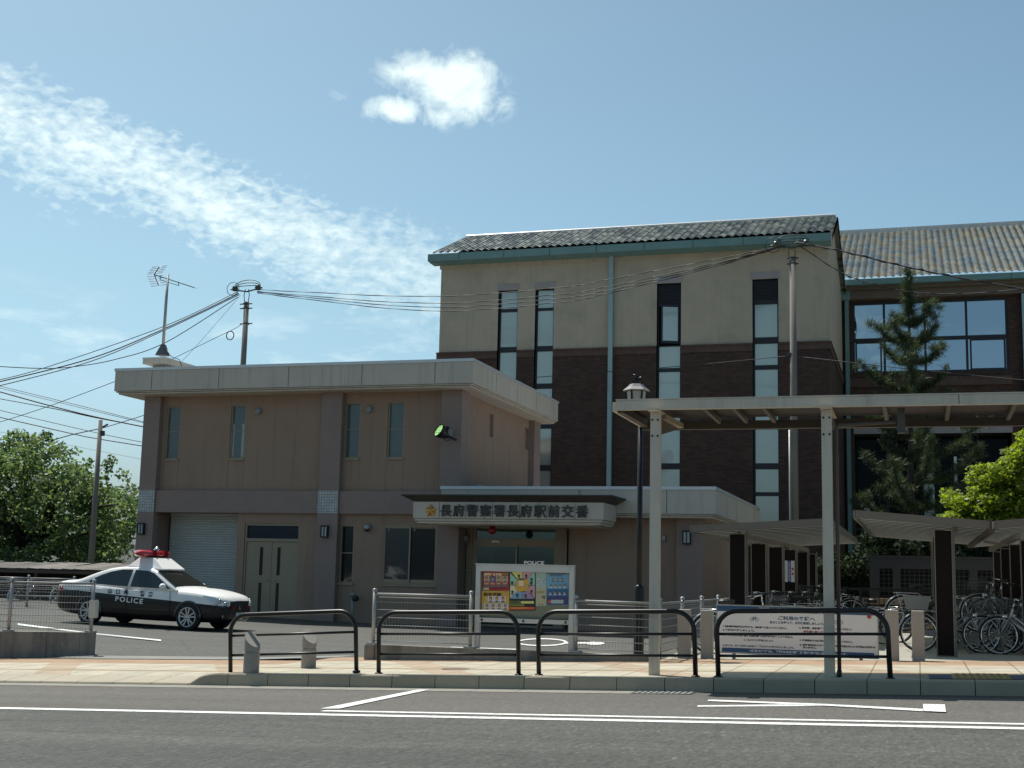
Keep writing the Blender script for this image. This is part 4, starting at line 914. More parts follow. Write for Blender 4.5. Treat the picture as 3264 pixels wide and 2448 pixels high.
# ------------------------------------------------------------------ poster board
by = 19.9; P4 = lambda x, y: at(1480+x*380/2212, 1780+y*380/2212, by)
nb = thing('notice_board', 'silver framed notice board full of police posters behind the rails', 'notice board', (-5.9, by, .15))
l_, r__ = P4(230, 115), P4(2045, 155); zt_ = l_[2]; xl, xr = l_[0], r__[0]; bt = P4(290, 1180)[2]+.035
for x in (xl, xr-.075):
    b = MB(); b.box(x, x+.075, by-.03, by+.06, .05, zt_-.002); b.build('leg', SILV, nb)
b = MB(); b.box(xl+.077, xr-.077, by-.035, by+.055, zt_-.10, zt_); b.box(xl-.01, xr+.01, by-.05, by+.08, zt_+.002, zt_+.02); b.build('top_rail', SILV, nb); b = MB(); b.box(xl+.077, xr-.077, by-.032, by+.05, bt-.03, bt+.035); b.build('bottom_rail', SILV, nb)
b = MB(); b.box(xl+.078, xr-.078, by+.03, by+.045, bt+.036, zt_-.101); b.build('back_panel', mat('green_grey_felt', (.20, .215, .16), .9, .1, 1.), nb)
b = MB()
for x in (xl+.12, (xl+xr)/2, xr-.12): b.box(x-.015, x+.015, by-.045, by-.034, bt-.015, bt+.02)
b.build('lock', BLKPL, nb)
F = lambda n, r, g, b_: mat('print_'+n, tuple(c*.9+.012 for c in lin(r, g, b_)), .45, .02)
PC = dict(red=F('red', 190, 45, 50), dred=F('dark_red', 120, 25, 35), yel=F('yellow', 222, 172, 50), cream=F('cream', 228, 220, 180), blk=F('black', 25, 25, 28), grey=F('grey', 110, 105, 105), lb=F('light_blue', 120, 175, 205), blue=F('blue', 55, 115, 165), dblue=F('deep_blue', 60, 60, 120), pale=F('pale_blue', 175, 195, 190), skin=F('skin', 205, 150, 115), hair=F('hair', 40, 32, 30), pink=F('pink', 215, 160, 170), lyel=F('lemon', 222, 225, 130), mint=F('mint', 150, 205, 190), lil=F('lilac', 165, 145, 185), or_=F('orange', 215, 90, 45), tan=F('tan', 205, 165, 95), olive=F('olive', 120, 130, 60), w=F('white', 225, 225, 225), ptan=F('dull_cream', 190, 185, 150))
class Poster:
    def __init__(s, x0, y0, x1, y1, bg): s.mb = MB(); s.mats = []; s.k = 0; s.rect(x0, y0, x1, y1, bg)
    def use(s, c):
        if PC[c] not in s.mats: s.mats.append(PC[c])
        s.mb.m(s.mats.index(PC[c])); s.k += 1; return by+.028-.0004*s.k
    def pt(s, x, y, yy): q_ = P4(x, y); return (q_[0], yy, q_[2])
    def rect(s, x0, y0, x1, y1, c): yy = s.use(c); s.mb.quad(*[s.pt(*p, yy) for p in ((x0, y1), (x1, y1), (x1, y0), (x0, y0))])
    def poly(s, pts, c): yy = s.use(c); s.mb.add([s.pt(*p, yy) for p in pts], [tuple(range(len(pts)))])
    def disc(s, x, y, rx, ry, c): s.poly([(x+rx*math.cos(t*math.pi/7), y-ry*math.sin(t*math.pi/7)) for t in range(14)], c)
    def face(s, x, y, w, bgc='w', body='grey', skin='skin'):
        s.rect(x-w, y-w*1.1, x+w, y+w*1.1, bgc); s.disc(x, y-w*.25, w*.62, w*.72, 'hair'); s.disc(x, y-w*.05, w*.45, w*.6, skin); s.poly([(x-w*.85, y+w*1.1), (x-w*.5, y+w*.6), (x+w*.5, y+w*.6), (x+w*.85, y+w*1.1)], body)
    def lines(s, x0, y0, x1, y1, n, c, fill=.5):
        for i in range(n):
            yy = y0+(y1-y0)*i/n; s.rect(x0, yy, x1-(x1-x0)*random.random()*.3, yy+(y1-y0)/n*fill, c)
    def done(s, label, group='posters in the notice board'): return tag(s.mb.build('poster', s.mats, None, fix=False), label, 'poster', group)
def ptext(o, s, x, y, size, c, width, nm='poster_title'): 
    q_ = P4(x, y); w = width*380/2212/FPX*22.; t = text(s, nm, size, PC[c], None, (q_[0], by+.0145, q_[2]), align='LEFT', width=w, bold=.002)
    t.parent = None; m_ = worldmat(o).inverted(); t.data.transform(m_); t.parent = o
P_ = Poster(325, 235, 830, 595, 'dred'); P_.rect(345, 250, 815, 590, 'red')
for i in range(4): P_.face(405+i*115, 385, 50, 'blue' if i == 1 else 'ptan', 'grey'); P_.rect(352+i*115, 490, 458+i*115, 530, 'grey'); P_.lines(360+i*115, 452, 450+i*115, 486, 2, 'cream')
P_.rect(700, 265, 805, 312, 'olive'); P_.rect(345, 540, 450, 588, 'ptan'); P_.lines(470, 545, 800, 585, 2, 'dred'); o = P_.done('red wanted poster with four portraits, upper left of the board'); ptext(o, '重要指名手配', 355, 312, .045, 'cream', 330)
P_ = Poster(318, 605, 822, 975, 'yel'); P_.rect(330, 830, 800, 955, 'ptan'); P_.rect(395, 700, 745, 820, 'ptan')
for i in range(3): P_.face(480+i*115, 755, 50, 'w', 'dblue' if i else 'grey')
for i in range(4): P_.face(412+i*115, 895, 50, 'w', 'grey')
P_.lines(345, 635, 350, 640, 1, 'blk'); P_.rect(700, 630, 790, 690, 'tan'); o = P_.done('yellow wanted poster with seven portraits, lower left of the board'); ptext(o, '指名手配', 350, 685, .05, 'blk', 330)
P_ = Poster(828, 240, 1312, 970, 'blk')
cx, cy = 1070, 500
for pts, c in (([(845, 250), (1060, 250), (cx, cy), (865, 250)], 'lyel'), ([(1068, 250), (1268, 250), (cx, cy)], 'pink'), ([(1275, 255), (1300, 255), (1300, 500), (cx, cy)], 'mint'), ([(1300, 508), (1300, 740), (cx, cy)], 'pink'), ([(1290, 748), (1065, 750), (cx, cy)], 'lil'), ([(1055, 750), (840, 745), (cx, cy)], 'lb'), ([(842, 735), (842, 505), (cx, cy)], 'cream'), ([(842, 495), (842, 265), (cx, cy)], 'mint')): P_.poly(pts, c)
P_.disc(1065, 500, 140, 130, 'blk'); P_.poly([(940, 410), (1170, 385), (1195, 470), (1185, 600), (1010, 620), (935, 560)], 'tan')
for a in ((1000, 415, 1090, 510, 'cream'), (1105, 400, 1180, 470, 'yel'), (985, 525, 1085, 610, 'yel'), (1100, 510, 1185, 600, 'tan')): P_.rect(*a)
for x, y in ((1005, 320), (1140, 320), (1240, 385), (1235, 460), (880, 450), (885, 620), (1240, 610), (975, 680), (1130, 690)): P_.disc(x, y, 22, 26, 'hair'); P_.poly([(x-30, y+55), (x-12, y+22), (x+12, y+22), (x+30, y+55)], 'grey')
P_.rect(835, 785, 1040, 840, 'olive'); P_.rect(1048, 792, 1285, 838, 'lyel'); P_.rect(835, 850, 1110, 888, 'olive'); P_.lines(850, 795, 1030, 835, 2, 'blk'); P_.rect(830, 900, 1300, 950, 'or_'); P_.lines(870, 912, 1250, 940, 1, 'yel')
P_.done('tall black bordered poster with a wheel of coloured wedges, middle of the board')
P_ = Poster(1322, 262, 1512, 880, 'pale'); P_.rect(1325, 545, 1505, 875, 'ptan'); P_.lines(1335, 610, 1490, 650, 3, 'olive')
for i in range(14): P_.disc(1345+random.random()*150, 285+random.random()*240, 8+random.random()*12, 10, random.choice(['lb', 'w', 'lil', 'mint']))
for x, y, w, h in ((1440, 690, 12, 50), (1465, 690, 20, 60), (1385, 850, 18, 18), (1440, 845, 14, 22)): P_.rect(x, y, x+w, y+h, 'blk')
P_.done('pale blue and cream leaflet, third from the left in the board')
P_ = Poster(1520, 285, 1930, 865, 'lb'); P_.rect(1522, 560, 1928, 700, 'blue'); P_.rect(1522, 700, 1928, 860, 'dblue'); P_.rect(1600, 768, 1830, 835, 'pale'); P_.rect(1545, 780, 1595, 832, 'or_')
for i in range(3): P_.face(1640+i*85, 395, 34, 'lb', 'dblue')
for i in range(4): P_.face(1600+i*85, 512, 32, 'lb', 'w'); P_.face(1590+i*88, 640, 34, 'blue', 'w')
P_.lines(1570, 296, 1890, 340, 2, 'dblue', .4); P_.done('blue poster with rows of small portraits, right side of the board')
# ------------------------------------------------------------------ street lamp
p = ground(2000+62*1264/2212, 1500+1045*1264/2212, .165); lx, ly, lz = p
sl_ = thing('street_lamp', 'black street lamp with a hexagonal lantern behind the covered walkway', 'street lamp', (lx, ly, lz))
b = MB(); b.cyl((lx, ly, lz), (lx, ly, 4.36), .047, .043, 14); b.build('pole', BLACKM, sl_)
b = MB(); b.lathe((lx, ly, lz-.05), [(.082, 0), (.082, 1.13), (.075, 1.17), (.05, 1.19)], 14); b.build('base_sleeve', BLACKM, sl_)
hz = at(1900+450*.27125, 1180+240*.27125, ly)[2]; lx2 = at(1900+450*.27125, 1180+240*.27125, ly)[0]; lx2 = (lx+lx2)/2-.02
def hexr(r, z, n=6, o=.26): return [(lx2+r*math.cos(o+2*math.pi*k/n), ly+r*math.sin(o+2*math.pi*k/n), z) for k in range(n)]
b = MB(); b.loft([hexr(.215, hz-.015), hexr(.22, hz), hexr(.15, hz+.055), hexr(.105, hz+.105)]); b.build('lantern_roof', mat('grey_lamp_roof', (.25, .24, .23), .45, .04, metal=.3), sl_)
b = MB(); b.loft([hexr(.13, hz-.32), hexr(.165, hz-.02)]); b.build('lantern_glass', mat('milky_glass', (.42, .42, .38), .4), sl_)
b = MB()
for k in range(6): b.bar(hexr(.135, hz-.33)[k], hexr(.172, hz-.016)[k], .028, .028)
b.loft([hexr(.06, hz-.42), hexr(.14, hz-.32)]); b.build('lantern_frame', BLACKM, sl_)
b = MB(); b.box(lx2-.05, lx2+.06, ly-.05, ly+.05, hz+.106, hz+.17); b.tube([(lx2+.0, ly, hz+.16), (lx2-.01, ly, hz+.25), (lx2-.06, ly, hz+.255)], .022, 6); b.tube([(lx2+.02, ly, hz+.16), (lx2+.07, ly, hz+.2), (lx2+.085, ly, hz+.21)], .03, 6)
b.build('finial', BLACKM, sl_)
# ------------------------------------------------------------------ covered walkway
cw = thing('covered_walkway', 'pale steel covered walkway roof on two posts over the pavement', 'canopy', (0, 16.6, .4))
Z1, Z0 = 3.868, 3.727; xa, xb = -3.73, 9.5; yf, yk = 16.58, 18.4
b = MB(); b.box(xa, xb, yf, yf+.09, Z0, Z1-.018); b.box(xa-.005, xb, yf-.01, yf+.1, Z1-.016, Z1); b.m(1).box(.52-.004, .52+.004, yf-.003, yf, Z0+.01, Z1-.02); b.build('front_beam', [IVORY, JOINT], cw)
b = MB(); b.box(xa-.06, xa-.003, yf+.05, yk, Z0-.012, Z1-.03); b.build('gutter_end', IVORY, cw)
b = MB(); b.box(xa+.0, xb, yk-.11, yk, 3.66, 3.775); b.box(xa, xa+.09, yf+.095, yk-.115, Z0-.03, Z0+.06); b.build('rear_beam', BROWNS, cw)
b = MB(); b.box(xa+.01, xb, yf+.1, yk-.02, Z1-.035, Z1-.018); b.build('roof_sheet', mat('smoked_roof_sheet', (.035, .028, .024), .7), cw)
def xat(rx, ry, Y): return at(rx, ry, Y)[0]
rf = [xat(1900+x*.27125, 1180+470*.27125, yf+.1) for x in (1200, 1540, 1910)]; stp = rf[1]-rf[0]
xr_ = [xat(v, 1320, yf+.1) for v in (2238, 2332, 2429, 2818, 3027, 3241)]; xr_ += [xr_[-1]+(xr_[-1]-xr_[-2])*k for k in range(1, 8)]
for x in xr_:
    b = MB(); b.bar((x, yf+.095, Z0+.06), (x, yk-.115, Z0+.035), .05, .07); b.build('rafter', BROWNS, cw)
b = MB(); b.box(xa+.095, xb, yf+.48, yf+.53, Z0+.055, Z0+.1); b.build('purlin', BROWNS, cw)
posts = [ground(2000+151*1264/2212, 1500+1140*1264/2212, .165), ground(2000+1124*1264/2212, 1500+1155*1264/2212, .165)]
BOLT = mat('dark_bolt', (.05, .05, .05), .4, metal=.6)
for i, p in enumerate(posts+[np.array([posts[1][0]+5.2, posts[1][1], .5])]):
    b = MB(); x, y = p[0], 16.70; b.box(x-.062, x+.062, y-.06, y+.06, p[2]-.05, Z0-.03); b.box(x-.07, x+.07, y-.3, y+.9, Z0-.028, Z0-.004)
    po = b.build('post', IVORY, cw)
    b = MB()
    for sx in (-.036, .036):
        for dz in (.13, .34): b.lathe((x+sx, y-.07, Z0-dz), [(0, 0), (.013, .0), (.015, .012)], 8, 'y')
    b.build('bolt', BOLT, po)
    b = MB(); b.add([(x-.03, y+.065, Z0-.32), (x+.03, y+.065, Z0-.32), (x+.03, y+.065, Z0-.03), (x-.03, y+.065, Z0-.03), (x-.03, yk-.2, Z0-.08), (x+.03, yk-.2, Z0-.08), (x+.03, yk-.2, Z0-.03), (x-.03, yk-.2, Z0-.03)], [(0, 1, 2, 3), (4, 5, 6, 7), (0, 1, 5, 4), (3, 2, 6, 7), (0, 3, 7, 4), (1, 2, 6, 5)]); b.build('bracket_arm', BROWNS, cw)
x, y = posts[1][0]+.115, 16.7
dz1 = xat(2500+1370*.27125, 1340, 16.9)
b = MB(); b.tube([(x, y, posts[1][2]+.03), (x, y, Z0-.26), (x+.04, y, Z0-.225), (dz1-.08, 16.85, Z0-.17), (dz1, 16.88, Z0-.17)], .024, 8); b.build('drainpipe', BROWNS, cw)
b = MB(); b.tube([(x, y-.0, posts[1][2]+.08), (x, y-.07, posts[1][2]+.02)], .03, 8); b.build('pipe_shoe', BLKPL, cw)
b = MB(); b.box(dz1-.045, dz1+.05, 16.82, 16.94, Z0-.31, Z0-.001); b.build('rainwater_hopper', BROWNS, cw)
b = MB(); e0, e1 = at(1900+770*.27125, 1180+600*.27125, 17.0), at(1900+960*.27125, 1180+715*.27125, 18.1)
b.bar((e0[0], 16.95, Z0-.05), (e1[0], 18.2, Z0-.03), .13, .07); b.build('lamp_housing', mat('beige_fitting', (.38, .31, .22), .5), cw)

# ------------------------------------------------------------------ bicycle park
SLAT = mat('grey_slat_metal', (.075, .073, .067), .6, .04); FBR = mat('taupe_fascia', (.17, .145, .12), .6, .04)
def parking_roof(parent, x0, z0, x1, z1, y0, y1, n, mirror=False):
    """slatted roof: boards along X, one behind another, tilted; front fascia and end trims"""
    b = MB()
    for k in range(n):
        y = y0+(y1-y0)*(k+.03)/n; w = (y1-y0)/n*.70
        b.add([(x0, y, z0+.02), (x0, y+w, z0-.02), (x1, y+w, z1-.02), (x1, y, z1+.02), (x0, y, z0+.045), (x0, y+w, z0+.005), (x1, y+w, z1+.005), (x1, y, z1+.045)], [(0, 1, 2, 3), (4, 7, 6, 5), (0, 3, 7, 4), (1, 5, 6, 2), (0, 4, 5, 1), (3, 2, 6, 7)])
    b.build('roof_slats', SLAT, parent)
    b = MB(); f = lambda ya, yb, h: [[(x0, ya, z0-.03), (x0, yb, z0-.03), (x0, yb, z0+h), (x0, ya, z0+h)], [(x1, ya, z1-.03), (x1, yb, z1-.03), (x1, yb, z1+h), (x1, ya, z1+h)]]
    b.loft(f(y0-.05, y0+.03, .1)); b.build('roof_fascia', FBR, parent); b = MB(); b.loft(f(y1, y1+.05, .07)); b.build('roof_fascia', FBR, parent)
    b = MB(); b.box(x0-.05, x0-.004, y0-.05, y1+.05, z0-.035, z0+.095); b.build('end_trim', FBR, parent); b = MB(); b.box(x1+.004, x1+.05, y0-.05, y1+.05, z1-.035, z1+.095); b.build('end_trim', FBR, parent)
    b = MB(); h = -.024
    for k in range(n):
        y = y0+(y1-y0)*(k+.735)/n; w = (y1-y0)/n*.29
        b.add([(x0, y, z0+h), (x0, y+w, z0+h+.03), (x1, y+w, z1+h+.03), (x1, y, z1+h)], [(0, 1, 2, 3)])
    b.build('slat_gap_glow', leaf_mat('gap_light_sheet', (.38, .38, .36), .75, (.62, .64, .60), 0., .6), parent)  # added translucent strips that stand in for daylight showing between the slats
def pillar(parent, x, y, w, zb, zt_, d=.16):
    b = MB(); b.box(x-w/2+.02, x+w/2-.02, y, y+.05, zb+.02, zt_-.03); p = b.build('pillar_panel', WOODK, parent)
    b = MB(); frame_rect(b, x-w/2, x+w/2, y-.012, y+.06, zb, zt_, .018); b.box(x+w/2+.006, x+w/2+.035, y+.05, y+.11, zb-.02, zt_+.05); b.build('pillar_frame', mat('taupe_grey_frame', (.20, .175, .145), .5), p)
ZB = .37
s1 = thing('bicycle_shelter', 'slatted bicycle shelter with a row of dark panelled pillars by the police station', 'bicycle shelter', (-3, 25.5, ZB), group='bicycle shelters')
parking_roof(s1, -4.17, 2.50, -1.60, 2.66, 25.45, 37., 17)
for (x, y) in ((-3.33, 25.6), (-3.2, 28), (-3.10, 30.5), (-3.02, 33), (-2.93, 35.5), (-2.9, 38.)): pillar(s1, x, y, .32, ZB, 2.36 if y > 26 else 2.47)
b = MB(); b.bar((-3.33, 25.9, 2.45), (-2.92, 37.5, 2.45), .07, .1); b.bar((-3.95, 25.6, 2.43), (-3.45, 25.7, 2.34), .04, .05); b.build('spine_beam', MATS['taupe_grey_frame'], s1)
q0 = at(2200+1102*.27125, 1620+615*.27125, 32.97); q1 = at(2200+1228*.27125, 1620+868*.27125, 32.97)
b = MB(); b.box(q0[0], q1[0], 32.96, 32.975, q1[2], q0[2]); sg = b.build('pillar_sign', PC['w'], None)
b = MB(); xm = (q0[0]+q1[0])/2; b.box(xm-.04, xm+.04, 32.954, 32.9595, q1[2], q0[2]); b.m(1); b.lathe((q1[0]-.045, 32.954, q0[2]-.2), [(0, 0), (.03, 0)], 10, 'y'); b.lathe((q1[0]-.045, 32.954, q0[2]-.32), [(0, 0), (.03, 0)], 10, 'y')
b.m(2)
for i in range(7): b.box(q0[0]+.03, q0[0]+.05, 32.955, 32.959, q0[2]-.12-i*.05, q0[2]-.09-i*.05)
b.build('sign_print', [F('sign_blue', 40, 85, 150), PC['red'], PC['pale']], sg)
text('自転車駐輪場', 'sign_lettering', .055, PC['w'], sg, (xm-.02, 32.95, q0[2]-.03), xdir=(0, 0, -1), up=(1, 0, 0), width=.45)
tag(sg, 'white and blue upright sign on the fourth dark pillar', 'sign')
s2 = thing('bicycle_shelter', 'butterfly roofed bicycle shelter on a single broad dark pillar', 'bicycle shelter', (.4, 23.4, ZB), group='bicycle shelters')
parking_roof(s2, -1.0, 2.70, 1.12, 2.54, 23.3, 32.5, 15)
for y in (23.42, 26.4, 29.4): pillar(s2, .42, y, .30, ZB, 2.50)
b = MB(); b.bar((.62, 23.6, 2.49), (.62, 32.3, 2.49), .08, .08); b.build('spine_beam', MATS['taupe_grey_frame'], s2)
b = MB(); b.box(1.135, 1.23, 23.25, 32.55, 2.44, 2.50); b.box(1.16, 1.2, 23.25, 23.3, 2.5, 2.66); b.build('valley_gutter', mat('rust_brown_gutter', (.09, .06, .045), .7), s2)
s3 = thing('bicycle_shelter', 'bicycle shelter at the far right with four dark pillars close together', 'bicycle shelter', (1.8, 25, ZB), group='bicycle shelters')
parking_roof(s3, 1.27, 2.54, 3.6, 2.76, 23.3, 35.0, 18)
for y in (25.1, 28, 31, 34): pillar(s3, 1.90, y, .30, ZB, 2.40)
b = MB(); b.bar((1.72, 25, 2.45), (1.72, 34.5, 2.45), .08, .1); b.bar((1.25, 27.5, 2.43), (1.7, 27.5, 2.36), .05, .05); b.build('spine_beam', MATS['taupe_grey_frame'], s3)
# notice of the bicycle park
sy = 20.55; SP = lambda x, y: at(2250+x*580/2212, 1900+y*580/2212, sy)
tl, tr = SP(137, 115), SP(2085, 160); zt_ = (tl[2]+tr[2])/2; zb_ = .455
sb = thing('bicycle_notice', 'wide white notice with blue bands and rules for bicycle parking', 'notice', (-1.8, sy, .4))
xl, xr = tl[0], tr[0]
b = MB(); b.box(xl, xr, sy, sy+.03, zb_, zt_); b.build('panel', mat('white_sign_board', (.84, .85, .84), .5, .02), sb)
b = MB(); frame_rect(b, xl-.012, xr+.012, sy-.006, sy+.04, zb_-.012, zt_+.012, .014); b.build('frame', GALV, sb)
for x in (xl+.25, xr-.25): b = MB(); b.box(x-.025, x+.025, sy+.032, sy+.08, .2, zt_); b.build('leg', GALV, sb)
BL = F('band_blue', 22, 82, 128); TX = F('text_grey', 40, 46, 54); BT = F('text_blue', 35, 85, 120); RDT = F('text_red', 175, 65, 60)
b = MB(); b.box(xl+.002, xr-.002, sy-.003, sy-.0005, zt_-.088, zt_-.004); za = SP(200, 650)[2]; b.box(SP(195, 600)[0], SP(2045, 690)[0], sy-.003, sy-.0005, za-.033, za+.033); b.build('blue_band', BL, sb)
def st(s, x, y, size, m, wpx, al='LEFT'):
    q_ = SP(x, y); d = 1/(SP(1000, 300)[0]-SP(0, 300)[0])*1000
    return text(s, 'lettering', size, m, sb, (q_[0], sy-.004, q_[2]), width=wpx/d if wpx else None, align=al, bold=.0016)
WT = PC['w']; tx = []
tx.append(text('下関市長府駅東自転車駐車場', 'lettering', .075, WT, sb, (SP(640, 215)[0], sy-.004, zt_-.078), width=SP(1560, 0)[0]-SP(640, 0)[0], bold=.001))
for s, x, y, sz, m, w in (('ご利用の皆様へ', 870, 285, .062, BT, 440), ('次のことを守って、大切に利用しましょう。', 775, 330, .04, BT, 650), ('1. 自転車駐車場周辺の歩道等に、自転車を放置しないでください。', 205, 375, .03, TX, 770), ('2. 施錠は必ずしましょう。', 205, 418, .032, TX, 390), ('3. 盗難防止のため駐輪する自転車等には必ずカギをしてください。', 205, 480, .03, TX, 850), ('4. きれいに並べて駐輪しましょう。', 460, 540, .028, TX, 360), ('5. 紙くず、タバコの吸いがらなどを捨てないで清潔にしましょう。', 205, 605, .03, TX, 860), ('6. 長期間、自転車等を放置しないでください。', 1135, 395, .03, TX, 620), ('長期間放置して撤去された時は、撤去・処分することが', 1185, 440, .03, RDT, 830), ('あります。', 1185, 450+22, .03, RDT, 120), ('7. 駐車場内では係員の指示に従ってください。', 1140, 545, .03, TX, 620), ('8. 当駐車場内での盗難、その他不可抗力による損害の責任は', 1140, 600, .03, TX, 885), ('負いません。', 1180, 632, .03, TX, 160), ('※施設の管理は、下関市自転車等駐車場条例に基づいています。', 525, 675, .04, WT, 1165), ('下関市 都市整備部', 1620, 750, .028, TX, 240)): tx.append(st(s, x, y, sz, m, w))
join(tx, 'lettering')
def pict(x, y, s):
    b = MB(); c = SP(x, y); k = s
    for dx in (-.034, .034): b.tube([(c[0]+dx*k+.024*k*math.cos(a*math.pi/8), sy-.002, c[2]+.024*k*math.sin(a*math.pi/8)) for a in range(16)], .003, 4, closed=True)
    for u in (((-.034, 0), (-.012, .03)), ((-.012, .03), (.02, .03)), ((.02, .03), (-.002, 0)), ((-.002, 0), (-.034, 0)), ((-.012, .03), (-.002, 0)), ((.034, 0), (.018, .045)), ((-.018, .042), (-.006, .042))): b.bar((c[0]+u[0][0]*k, sy-.002, c[2]+u[0][1]*k), (c[0]+u[1][0]*k, sy-.002, c[2]+u[1][1]*k), .004, .005)
    b.build('bicycle_symbol', BT, sb)
pict(588, 285, 1.05); pict(1615, 320, 1.05)
b = MB(); c = SP(1985, 250); b.lathe((c[0], sy-.006, c[2]), [(0, 0), (.032, 0)], 16, 'y'); b.build('red_mark', F('mark_red', 190, 70, 65), sb)

# bicycles
def bicycle(name, label, colr, basket=True, rear_basket=False):
    t = thing(name, label, 'bicycle', group='parked bicycles'); fm = mat(name+'_paint_'+'%02d' % int(colr[0]*99)+'%02d' % int(colr[2]*99), colr, .35, .05, spec=.6)
    R = .325
    for x, nm in ((-.54, 'rear_wheel'), (.54, 'front_wheel')):
        b = MB(); b.tube([(x+R*math.cos(a*math.pi/18), 0, R+R*math.sin(a*math.pi/18)) for a in range(36)], .018, 8, closed=True); w = b.build(nm, RUBBER, t, local=True)
        b = MB(); b.tube([(x+(R-.024)*math.cos(a*math.pi/18), 0, R+(R-.024)*math.sin(a*math.pi/18)) for a in range(36)], .011, 6, closed=True); b.build('rim', CHROME, w, local=True)
        b = MB(); b.cyl((x, -.045, R), (x, .045, R), .022, n=8)
        for k in range(16):
            a = 2*math.pi*k/16; b.tube([(x+.02*math.cos(a+1.), .03*(-1)**k, R+.02*math.sin(a+1.)), (x+(R-.03)*math.cos(a), 0, R+(R-.03)*math.sin(a))], .0022, 3, caps=False)
        b.build('spokes', CHROME, w, local=True)
        b = MB(); rr = R+.035; a0, a1 = ((20, 190) if x < 0 else (15, 150))
        ar = [math.radians(a0+(a1-a0)*k/14) for k in range(15)]
        b.loft([[(x+rr*math.cos(a), -.028, R+rr*math.sin(a)), (x+(rr+.014)*math.cos(a), 0, R+(rr+.014)*math.sin(a)), (x+rr*math.cos(a), .028, R+rr*math.sin(a)), (x+(rr-.003)*math.cos(a), 0, R+(rr-.003)*math.sin(a))] for a in ar]); b.tube([(x+rr*math.cos(ar[7]), .03, R+rr*math.sin(ar[7])), (x, .05, R)], .004, 4); b.build('mudguard', mat('bright_steel', (.38, .39, .40), .28, metal=.85), w, local=True)
    b = MB(); bb = (-.08, 0, .30); st_ = (-.22, 0, .70); hd = (.36, 0, .62); ht = (.30, 0, .80)
    b.tube([hd, (.1, 0, .40), bb], .021, 8); b.tube([(.335, 0, .70), (.05, 0, .47), (-.15, 0, .50)], .015, 8); b.tube([bb, st_], .017, 8); b.tube([hd, ht], .022, 8)
    for s in (-1, 1): b.tube([(-.54, s*.055, R), (-.11, s*.03, .3)], .011, 6); b.tube([(-.54, s*.055, R), (-.19, s*.02, .62)], .009, 6)
    b.build('frame', fm, t, local=True)
    b = MB()
    for s in (-1, 1): b.tube([(.36, s*.015, .64), (.40, s*.05, .58), (.46, s*.052, .45), (.54, s*.052, R)], .012, 6)
    b.build('fork', MATS['bright_steel'], t, local=True)
    b = MB(); b.tube([ht, (.275, 0, .90)], .014, 6)
    b.tube([(.06, -.28, .93), (.18, -.27, .95), (.27, -.17, .97), (.285, 0, .91), (.27, .17, .97), (.18, .27, .95), (.06, .28, .93)], .011, 6); h = b.build('handlebar', CHROME, t, local=True)
    b = MB()
    for s in (-1, 1): b.cyl((.05, s*.28, .928), (.17, s*.273, .95), .018, n=8); b.tube([(.2, s*.25, .945), (.15, s*.235, .91), (.06, s*.25, .895)], .006, 4)
    b.build('grips', BLKPL, h, local=True)
    b = MB(); b.tube([st_, (-.25, 0, .82)], .013, 6)
    b.loft([[(-.42, y*.11, .83+z) for y, z in ((-1, 0), (-.6, .05), (.6, .05), (1, 0), (.6, -.03), (-.6, -.03))], [(-.33, y*.10, .84+z) for y, z in ((-1, 0), (-.6, .045), (.6, .045), (1, 0), (.6, -.04), (-.6, -.04))], [(-.16, y*.035, .85+z) for y, z in ((-1, 0), (-.6, .03), (.6, .03), (1, 0), (.6, -.02), (-.6, -.02))]], smooth=True); b.build('saddle', BLKPL, t, local=True)
    b = MB(); b.cyl((-.08, -.06, .3), (-.08, .06, .3), .03, n=8); b.lathe((-.08, -.06, .3), [(.085, 0), (.092, .0), (.092, .008), (.085, .008)], 20, 'y')
    for s in (-1, 1): b.tube([(-.08, s*.07, .3), (-.08+s*.15, s*.075, .3-s*.07)], .009, 5); b.box(-.08+s*.15-.04, -.08+s*.15+.04, s*.08 if s > 0 else -.17, .17 if s > 0 else -.08, .3-s*.07-.012, .3-s*.07+.012)
    b.build('crank', CHROME, t, local=True)
    b = MB(); b.prism([(-.56, .36), (-.08, .40), (.02, .33), (-.04, .24), (-.5, .28)], -.075, -.068); b.build('chain_guard', fm, t, local=True)
    b = MB()
    for s in (-1, 1): b.tube([(-.72, s*.06, .72), (-.26, s*.06, .72), (-.2, s*.03, .66)], .006, 5); b.tube([(-.66, s*.06, .72), (-.54, s*.06, R)], .006, 5)
    for k in range(4): b.tube([(-.7+k*.13, -.06, .72), (-.7+k*.13, .06, .72)], .005, 4)
    b.build('rear_rack', CHROME, t, local=True)
    b = MB(); b.tube([(-.54, -.09, .3), (-.60, -.13, .02)], .009, 5); b.tube([(-.54, .09, .3), (-.60, .13, .02), (-.60, -.13, .02)], .009, 5); b.build('kickstand', CHROME, t, local=True)
    b = MB(); b.lathe((.44, 0, .66), [(.0, -.05), (.035, -.04), (.045, .03), (.0, .035)], 12, 'x'); b.build('headlamp', CHROME, t, local=True)
    def bask(nm, x0, x1, z0, z1, w0, w1, mt):
        b = MB(); 
        for k in range(5):
            f = k/4; z = z0+(z1-z0)*f; w = w0+(w1-w0)*f; e = .03*f
            b.tube([(x0-e, -w, z), (x1+e, -w, z), (x1+e, w, z), (x0-e, w, z)], .006 if k == 4 else .0035, 4, closed=True)
        for k in range(9):
            f = -1+2*k/8
            for (xa, xe) in ((x0, x0-.03), (x1, x1+.03)): b.tube([(xa, f*w0, z0), (xe, f*w1, z1)], .003, 3)
            for s in (-1, 1): b.tube([(x0+(x1-x0)*(f+1)/2, s*w0, z0), (x0-.03+(x1-x0+.06)*(f+1)/2, s*w1, z1)], .003, 3)
